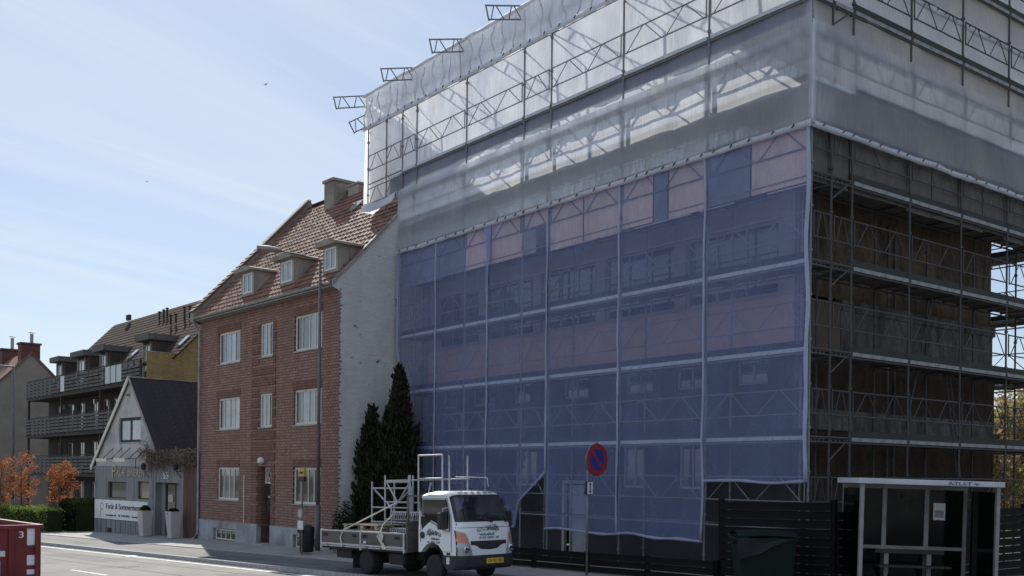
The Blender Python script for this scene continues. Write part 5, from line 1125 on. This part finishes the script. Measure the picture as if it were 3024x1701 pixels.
# rack of couplers and brackets
T,o_ = on_bed('coupler_rack','crowded rack of galvanised scaffold couplers behind the truck cab','rack',None,[('rail',(-2.35,.6,1.56),(-1.05,.6,1.56)),('rail',(-2.35,.6,1.15),(-1.05,.6,1.15)),('upright',(-2.33,.6,.72),(-2.33,.6,1.75)),('upright',(-1.07,.6,.72),(-1.07,.6,1.9))])
rv = random.Random(9)
for z in (1.56,1.15):
    for k in range(15):
        x = -2.28+k*.083; c = Vector((x,.57,z-.10))-o_; cm = MB().path([c+Vector((0,-.02,.1)),c+Vector((.02,-.05,.02)),c+Vector((-.015,-.03,-.08)),c+Vector((.02,.02,-.10))],.018,5); cm.build('coupler', M['galv_b'], T)
for k in range(9):
    c = Vector((rv.uniform(-2.2,-1.2),rv.uniform(.25,.8),.74))-o_; cm = MB().tube(c,c+Vector((rv.uniform(-.5,.5),rv.uniform(-.2,.2),rv.uniform(.05,.3))),.026,6).build('bracket', M['galv_b'], T)
T = thing('pallet', 'flat wooden pallet stack with sunlit top on the truck bed', 'pallet', Tm@Vector((-3.0,.55,.70)), 0); T.rotation_euler = TR.rotation_euler
for lay in range(3):
    z = .0+lay*.19
    for i in range(6): MB().box(-.75,.75,-.45+i*.165,-.45+i*.165+.12,z+.135,z+.16).build('slat', M['wood'], T)
    for x in (-.7,0,.6):
        for y in (-.44,.0,.42): MB().box(x,x+.12,y,y+.09,z+.02,z+.134).build('block', M['wood'], T)
    for y in (-.44,.0,.42): MB().box(-.75,.75,y,y+.09,z,z+.019).build('runner', M['wood'], T)
st = MB().path([(-3.55,-.05,.66),(-3.62,-.06,.9),(-3.52,-.03,1.09),(-2.05,.55,1.80)],.018,4)
so = st.build('lashing_strap', M['strap'], None); so.matrix_world = Tm; tag(so, 'taut pale lashing strap running from the dropside up to the frames', 'strap')
st = MB()
for k in range(5): st.path([(-1.95+.03*k,-.05,1.1-.02*k),(-2.02+.04*k,-.09,.98-.05*k),(-1.9+.02*k,-.06,.82),(-1.84+.03*k,-.055,.66)],.016,4)
st.path([(-1.9,.3,1.5),(-1.98,.05,1.25),(-1.93,-.05,1.1)],.02,4)
so = st.build('rope_bundle', M['strap'], None); so.matrix_world = Tm; tag(so, 'loose bundle of lashing ropes hanging over the dropside near the cab', 'rope')

# ------------------------------------------------------------------ no-parking sign
M['sign_red'] = mat('sign_red', (0.36,0.03,0.03), 0.5, 0, 0.08, 5); M['sign_blue'] = mat('sign_blue', (0.025,0.045,0.25), 0.5, 0, 0.08, 5)
sx, sy = -4.85, -2.3
SG = thing('no_parking_sign', 'round blue and red no-parking sign on a grey pole before the nets', 'road sign', (sx,sy,gz(sx)), R(8))
MB().tube((0,0,0),(0,0,2.62),.032,10).path([(0,0,2.6),(-.01,.0,2.85),(.03,.05,3.10),(.05,.28,3.30),(.03,.5,3.18),(.02,.55,2.95)],.02,6).build('pole', M['galv'], SG, True)
DC = (.05,.30,2.88); dr = .40
ds = MB().lathe([(dr,0),(dr,.012)],DC,36,'X').build('sign_disc', M['sign_red'], SG)
bl = MB(); N_ = 40; ri = dr*.68; hw = dr*.105
for s in (1,-1):                           # two blue segments either side of the diagonal bar
    pts = []
    for i in range(N_+1):
        a = -math.pi/2+math.pi*i/N_; u, v = ri*math.cos(a), ri*math.sin(a)
        if u < hw: continue
        pts.append((u*s, v*s))
    u0 = hw; vmax = math.sqrt(ri*ri-hw*hw); pts = [(hw*s,-vmax*s)]+pts+[(hw*s,vmax*s)]
    c_, s_ = math.cos(R(-315+90)), math.sin(R(-315+90)); c_, s_ = math.cos(R(45)), math.sin(R(45))
    bl = MB(); bl.prism([(DC[0]+.013,DC[1]+u*c_-v*s_,DC[2]+u*s_+v*c_) for u,v in pts],(.003,0,0)); bl.build('blue_field', M['sign_blue'], ds)
MB().lathe([(dr*1.02,0),(dr*1.02,-.03),(dr*.96,-.03)],(DC[0]-.004,DC[1],DC[2]),36,'X').build('sign_back', M['galv'], SG)
ap_ = MB().bbox(-.02,.07,-.11,.13,2.0,2.34,.02).build('arrow_plate', M['bumper'], SG); MB().box(.071,.076,-.09,.11,2.02,2.32).build('plate_face', M['white'], ap_)
ar_ = MB().box(.077,.080,-.005,.025,2.10,2.24); 
for s,z in ((1,2.24),(-1,2.10)): ar_.prism([(.077,-.045,z),(.077,.065,z),(.077,.01,z+.065*s)],(.003,0,0))
ar_.build('double_arrow', M['ink'], ap_)

# ------------------------------------------------------------------ bus stop pole and litter bin by the brick house
BS = thing('bus_stop_pole', 'bus stop pole with small yellow flag sign and timetable boxes', 'bus stop', (-16.5,-4.35,gz(-16.5)), R(5))
M['bus_yellow'] = mat('bus_stop_yellow', (0.55,0.36,0.03), 0.5, 0, 0.1, 5)
MB().tube((0,0,0),(0,0,2.45),.03,8).build('pole', M['lamp_post'], BS)
fl = MB().bbox(-.17,.17,-.05,.05,2.56,2.84,.015).build('stop_flag', M['bus_yellow'], BS); MB().box(-.10,.12,-.06,-.052,2.66,2.72).build('route_panel', M['ink'], fl); MB().bbox(-.17,.17,-.052,.052,2.40,2.555,.015).build('lower_flag', M['black'], BS)
MB().bbox(-.14,.14,-.08,-.03,1.2,1.5,.01).build('timetable_box', M['zinc'], BS); MB().bbox(-.16,.16,-.085,-.03,.82,1.12,.02).build('notice_box', M['white'], BS); MB().box(-.11,.11,-.09,-.086,1.25,1.45).build('notice', M['render_w'], BS)
LB = thing('litter_bin', 'black round-shouldered litter bin beside the bus stop pole', 'litter bin', (-16.95,-3.95,gz(-16.95)), R(5))
MB().lathe([(.20,.06),(.23,.10),(.25,.70),(.25,.82),(.22,.90),(.12,.96)],(0,0,0),18).build('bin_body', M['black'], LB, True); MB().box(-.36,-.32,-.03,.03,0,.75).box(-.33,-.2,-.02,.02,.55,.6).build('bin_post', M['black'], LB); MB().box(-.15,.15,-.262,-.2,.70,.80).build('opening', M['chassis'], LB)

# ------------------------------------------------------------------ cypress, shrub and creeper by the white gable
def cypress(label, base, spires, n, seed):
    T = thing('cypress', label, 'tree', base, 0, 'dark cypresses'); rv = random.Random(seed); lm = MB(); tk = MB()
    for (dx,dy,h,r) in spires:
        tk.path([(dx*.4,dy*.4,-.1),(dx*.8,dy*.8,h*.4),(dx,dy,h*.96)],[.08,.05,.015],6)
        for i in range(int(n*h*r/14)):
            t = rv.random()**.9; prof_ = (math.sin(math.pi*min(1,.12+t*.58))**.8 if t < .62 else (1-t)/.38*.93+.05); rr = r*prof_*(.8+.55*noise.noise(Vector((t*h*.9,dx*3,seed)))+.25*rv.random())
            a = rv.uniform(0,2*math.pi); q = rr*rv.uniform(.35,1.12); c = Vector((dx+q*math.cos(a),dy+q*math.sin(a),.1+t*h)); big = rv.uniform(.22,.55)
            d0 = Vector((math.cos(a)*.30+rv.gauss(0,.1),math.sin(a)*.30+rv.gauss(0,.1),1)).normalized()
            for j in range(14):
                u = rv.random(); p = c+d0*big*(u-.35)+Vector((rv.gauss(0,1),rv.gauss(0,1),0))*.075*(1.1-u); s = rv.uniform(.10,.22)
                d_ = (d0+Vector((rv.gauss(0,.28),rv.gauss(0,.28),0))).normalized(); w = d_.cross(Vector((rv.gauss(0,1),rv.gauss(0,1),.1))).normalized()*s*.22
                lm.add([p-d_*s*.4,p+w,p+d_*s*.6,p-w],[(0,1,2,3)])
    tk.build('trunk', M['bark'], T); lm.build('crown', M['leaf_c'], T, fix=False); return T
cypress('tall dark cypress rising against the edge of the blue net', (-16.3,-.85,gz(-16.3)), [(0.05,0,6.1,.66),(-.45,-.1,4.7,.5),(.36,.05,4.6,.42),(.2,-.1,5.3,.4)], 2600, 41)
cypress('lower ragged dark cypress in front of the white gable', (-17.1,-1.25,gz(-17)), [(-.15,-.1,4.75,.5),(-.5,-.15,4.0,.42),(.35,0,4.1,.5),(.1,-.3,3.0,.6)], 2600, 42)
sh_ = thing('shrub','low dark green shrub growing at the foot of the white gable','shrub',(-16.6,-2.7,gz(-16.6))); rv = random.Random(8); lm = MB(); pts = []
for i in range(1500):
    d_ = Vector((rv.gauss(0,1),rv.gauss(0,1),abs(rv.gauss(0,1)))).normalized()*rv.uniform(.5,1); pts.append((d_.x*.75,d_.y*.5,.1+d_.z*1.65))
leaves(lm, pts, .12, rv); lm.build('crown', M['leaf_d'], sh_, fix=False); tm_ = MB()
for k in range(9): tm_.path([(0,0,0),(rv.uniform(-.3,.3),rv.uniform(-.2,.2),.7),(rv.uniform(-.7,.7),rv.uniform(-.4,.4),1.6)],[.025,.018,.006],4)
tm_.build('stems', M['bark'], sh_)
vm = MB(); rv = random.Random(12)
for k in range(26):
    y = rv.uniform(-2.1,-.7); z = rv.uniform(.2,.9); p = Vector((0,y,z)); pts = [p]; a = rv.uniform(.6,2.4)
    for j in range(9): a += rv.gauss(0,.55); p = p+Vector((0,math.cos(a)*.12,math.sin(a)*.14)); pts.append(Vector((rv.uniform(.0,.03),p.y,max(.0,p.z))))
    vm.path(pts,.010,4)
cv = vm.build('creeper', M['bark'], None, loc=(-17.80,0,0)); tag(cv, 'leafless creeper stems curling over the bottom of the white gable', 'creeper')

# ------------------------------------------------------------------ hoarding and low fence in front of the block
M['fence'] = mat('dark_fence_board', (0.013,0.0125,0.012), 0.8, 0, 0.35, 2.5, 0.2, 25, dirt=(0.005,0.006,0.005), spec=0.08, stretch=(.4,3,3))
def board_fence(name, label, p0, p1, h, bh, gap, zoff=0.03):
    p0, p1 = Vector((*p0,0)), Vector((*p1,0)); d = p1-p0; L = d.length; T = thing(name, label, 'fence', (p0.x,p0.y,gz(p0.x)), 0)
    T.rotation_euler = (0,-math.atan((gz(p1.x)-gz(p0.x))/max(L,.1)),math.atan2(d.y,d.x)); n = max(1,int(L/1.9)); w = L/n
    bme = MB().box(.015,w-.015,-.018,.018,0,bh).mesh('board', M['fence']); pme = MB().box(-.05,.05,.02,.12,0,h+.04).mesh('post', M['fence'])
    for i in range(n+1):
        put('post', pme, T, (i*w,0,-.02))
        if i == n: break
        z = zoff
        while z+bh <= h+.01: put('board', bme, T, (i*w,random.uniform(-.012,.006),z),(R(-5),0,random.uniform(-.003,.003))); z += bh+gap
    return T
board_fence('low_fence','low dark fence of horizontal boards under the blue nets',(-16.2,-1.95),(-1.2,-1.72),.52,.15,.022)
board_fence('hoarding','tall dark board hoarding behind the green waste container',(-1.15,-1.6),(1.7,-1.45),1.9,.165,.02)
board_fence('hoarding','tall dark board hoarding running back behind the bus shelter',(1.75,-1.4),(1.9,16.0),1.75,.165,.02)

# ------------------------------------------------------------------ green waste container
M['bin_green'] = mat('green_plastic', (0.008,0.015,0.011), 0.6, 0, 0.2, 2, dirt=(0.008,0.017,0.012), spec=0.15); M['bag'] = mat('black_bin_bag', (0.012,0.012,0.013), 0.7, 0, 0.3, 6)
WB = thing('waste_container', 'green four-wheeled waste container with black lid before the dark hoarding', 'waste container', (0.72,-2.45,gz(.6)), R(50))
w0,w1,d0,d1,zb_,zt_ = .50,.58,.40,.48,.22,1.16
bx_ = MB().add([(-w0,-d0,zb_),(w0,-d0,zb_),(w0,d0,zb_),(-w0,d0,zb_),(-w1,-d1,zt_),(w1,-d1,zt_),(w1,d1,zt_),(-w1,d1,zt_)],[(0,3,2,1),(0,1,5,4),(1,2,6,5),(2,3,7,6),(3,0,4,7),(4,5,6,7)]); bx_.build('body', M['bin_green'], WB)
MB().box(-w1-.03,w1+.03,-d1-.03,d1+.03,zt_-.05,zt_+.002).build('rim', M['bin_green'], WB)
ld = MB().grid(lambda u,v:(-w1-.02+(2*w1+.04)*u, -d1-.02+(2*d1+.04)*v, zt_+.03+.10*math.sin(math.pi*v)**.7+.02*math.sin(math.pi*u)),10,8).build('lid', M['bin_green'], WB, True)
MB().grid(lambda u,v:(-w1-.02+1.0*u, -d1-.03-.02*math.sin(u*7+v*3), zt_-.0-.42*(1-u)*(v)-.05*v+.02*math.sin(u*11)),12,5).build('bin_bag', M['bag'], WB, True, fix=False)
for x in (-.45,.45):
    for y in (-.33,.33): MB().lathe([(.03,-.02),(.10,-.02),(.10,.02),(.03,.02)],(x,y,.10),12,'Y').box(x-.02,x+.02,y-.03,y+.03,.1,.22).build('castor', M['rubber'], WB)
for s in (-1,1): MB().tube((s*(w1+.03),-.12,1.04),(s*(w1+.03),.12,1.04),.03,8).build('trunnion', M['bin_green'], WB)

# ------------------------------------------------------------------ bus shelter
M['shelter_fr'] = mat('grey_aluminium_profile', (0.30,0.28,0.265), 0.5, 0.2, 0.15, 4, dirt=(0.2,0.185,0.175)); M['fascia'] = mat('pale_fascia', (0.52,0.52,0.55), 0.5, 0, 0.1, 3, dirt=(0.42,0.41,0.42))
def dark_glass():
    m, n, l, p = newmat('scratched_dark_glass'); n.remove(p); out = n["Material Output"]; tp = n.new("ShaderNodeBsdfTransparent"); tp.inputs[0].default_value = (.18,.19,.18,1)
    gs = n.new("ShaderNodeBsdfGlossy"); gs.inputs["Roughness"].default_value = .08; gs.inputs[0].default_value = (.8,.8,.8,1); df = n.new("ShaderNodeBsdfDiffuse"); df.inputs[0].default_value = (.014,.016,.015,1)
    fr_ = n.new("ShaderNodeFresnel"); fr_.inputs[0].default_value = 1.45; a = n.new("ShaderNodeMixShader"); l.new(fr_.outputs[0],a.inputs[0]); l.new(tp.outputs[0],a.inputs[1]); l.new(gs.outputs[0],a.inputs[2])
    b = n.new("ShaderNodeMixShader"); f = noise_node(n,l,coords(n,l),2.0,6,.7); q = ramp(n,l,f,[(.45,(.1,.1,.1)),(.8,(.5,.5,.5))]); l.new(q,b.inputs[0]); l.new(a.outputs[0],b.inputs[1]); l.new(df.outputs[0],b.inputs[2]); l.new(b.outputs[0],out.inputs[0]); return m
M['sglass'] = dark_glass()
hs_ = R(51); SHB = thing('bus_shelter', 'small bus shelter with pale fascia and three dark glass panes', 'bus shelter', (2.56,-1.88,gz(2.4)+.0), hs_)
SHB.rotation_euler = (0, R(1.2), hs_)
SW, SHt = 2.64, 2.36; zg = -.15
ps = [0.0,1.0,2.03,SW-.06]
MB().bbox(-.07,SW+.07,-.12,1.35,SHt-.105,SHt,.01).build('roof_fascia', M['fascia'], SHB)
for x in (0.03,): pass
for i,x in enumerate((.06,.86,1.72,SW-.14)): MB().box(x-.045 if 0<i<3 else x-.035,x+.045 if 0<i<3 else x+.035,1.18,1.26,zg,SHt-.11).build('back_post', M['shelter_fr'], SHB)
for x in (.02,SW-.02): MB().box(x-.035,x+.035,-.06,.02,zg,SHt-.11).build('front_post', M['shelter_fr'], SHB)
MB().box(.1,SW-.17,1.19,1.25,SHt-.19,SHt-.111).build('head_rail', M['shelter_fr'], SHB); MB().box(.1,SW-.17,1.185,1.25,.93,1.0).build('mid_rail', M['shelter_fr'], SHB)
for a,b in ((.1,.815),(.905,1.675),(1.765,SW-.175)):
    MB().box(a,b,1.215,1.223,1.0,SHt-.19).build('glass_pane', M['sglass'], SHB); MB().box(a,b,1.215,1.223,.05,.93).build('glass_pane', M['sglass'], SHB)
for x in (.02,SW-.02): MB().box(x-.005,x+.005,.03,1.17,.25,SHt-.2).build('side_pane', M['sglass'], SHB)
MB().box(.62,2.0,.93,.965,.86,.94).build('seat_back', M['darkwood'], SHB); MB().box(.6,2.03,.60,.92,.60,.635).build('seat', M['darkwood'], SHB)
for x in (.86,1.72):
    MB().box(x-.045,x+.045,.98,1.18,.3,.93).build('seat_support', M['shelter_fr'], SHB); MB().bar((x,.64,.60),(x,1.15,.1),.03).build('seat_bracket', M['chassis'], SHB)
pn = MB().box(1.86,2.10,1.195,1.205,1.55,1.90).build('notice', M['white'], SHB); MB().box(1.89,2.07,1.19,1.194,1.6,1.75).build('notice_picture', M['zinc'], pn)
letters(SHB,'ATLET',1.62,-.124,SHt-.085,.46,.062,'ink',depth=.003,name='graffiti')
gx_ = MB()
for k in range(6): a = k*math.pi/3+.2; gx_.bar((2.17,-.124,SHt-.055),(2.17+.06*math.cos(a),-.124,SHt-.055+.035*math.sin(a)),.012,.003)
gx_.build('graffiti', M['ink'], SHB)
M['scrawl'] = mat('faint_scrawl', (0.10,0.11,0.07), 0.8, 0, 0.1, 5)
rv = random.Random(77)
for cx,cz in ((.45,1.65),(1.3,1.7),(1.25,1.9),(2.1,2.06)):
    p = Vector((cx-.15,1.205,cz)); pts = [p]
    for j in range(16): p = p+Vector((rv.uniform(.0,.035),0,rv.gauss(0,.05))); pts.append(p)
    MB().path(pts,.006,3).build('scrawl', M['scrawl'], SHB)

# ------------------------------------------------------------------ trees behind, glimpsed through the far scaffold
for k,(x,y,h,s) in enumerate(((-7.99,23.84,6.7,2.3),(-8.99,27.46,6.9,2.4))):
    tree(['dry yellow tree seen through the scaffold beside the stripped wall','dry yellow tree seen through the scaffold at the picture edge'][k],(x,y,0),h,s,.6,'leaf_b',6500,.26,60+k,'yellow trees behind the block',n_limb=14,trunk_r=.14)
# ------------------------------------------------------------------ a few gulls high up
def bird(label, p, s, a):
    o = MB().path([(-.35*s,0,0),(0,.0,.0),(.28*s,0,-.02)],[.02*s,.09*s,.02*s],6)
    for q in (-1,1): o.add([(.12*s,0,.02),(-.12*s,0,.02),(-.02*s,q*.35*s,.20*s),(.06*s,q*.38*s,.2*s),(-.10*s,q*.85*s,.10*s)],[(0,1,2,3),(3,2,4)])
    b = o.build('gull', M['clad'], None, loc=p, fix=False); b.rotation_euler = (0,0,a); tag(b, label, 'bird', 'gulls in the sky')
bird('gull gliding high in the middle of the sky', (-51.59,9.74,28.86), .4, 1.9)
bird('tiny far-off gull lower in the sky', (-96.9,16.41,33.42), .42, .6)
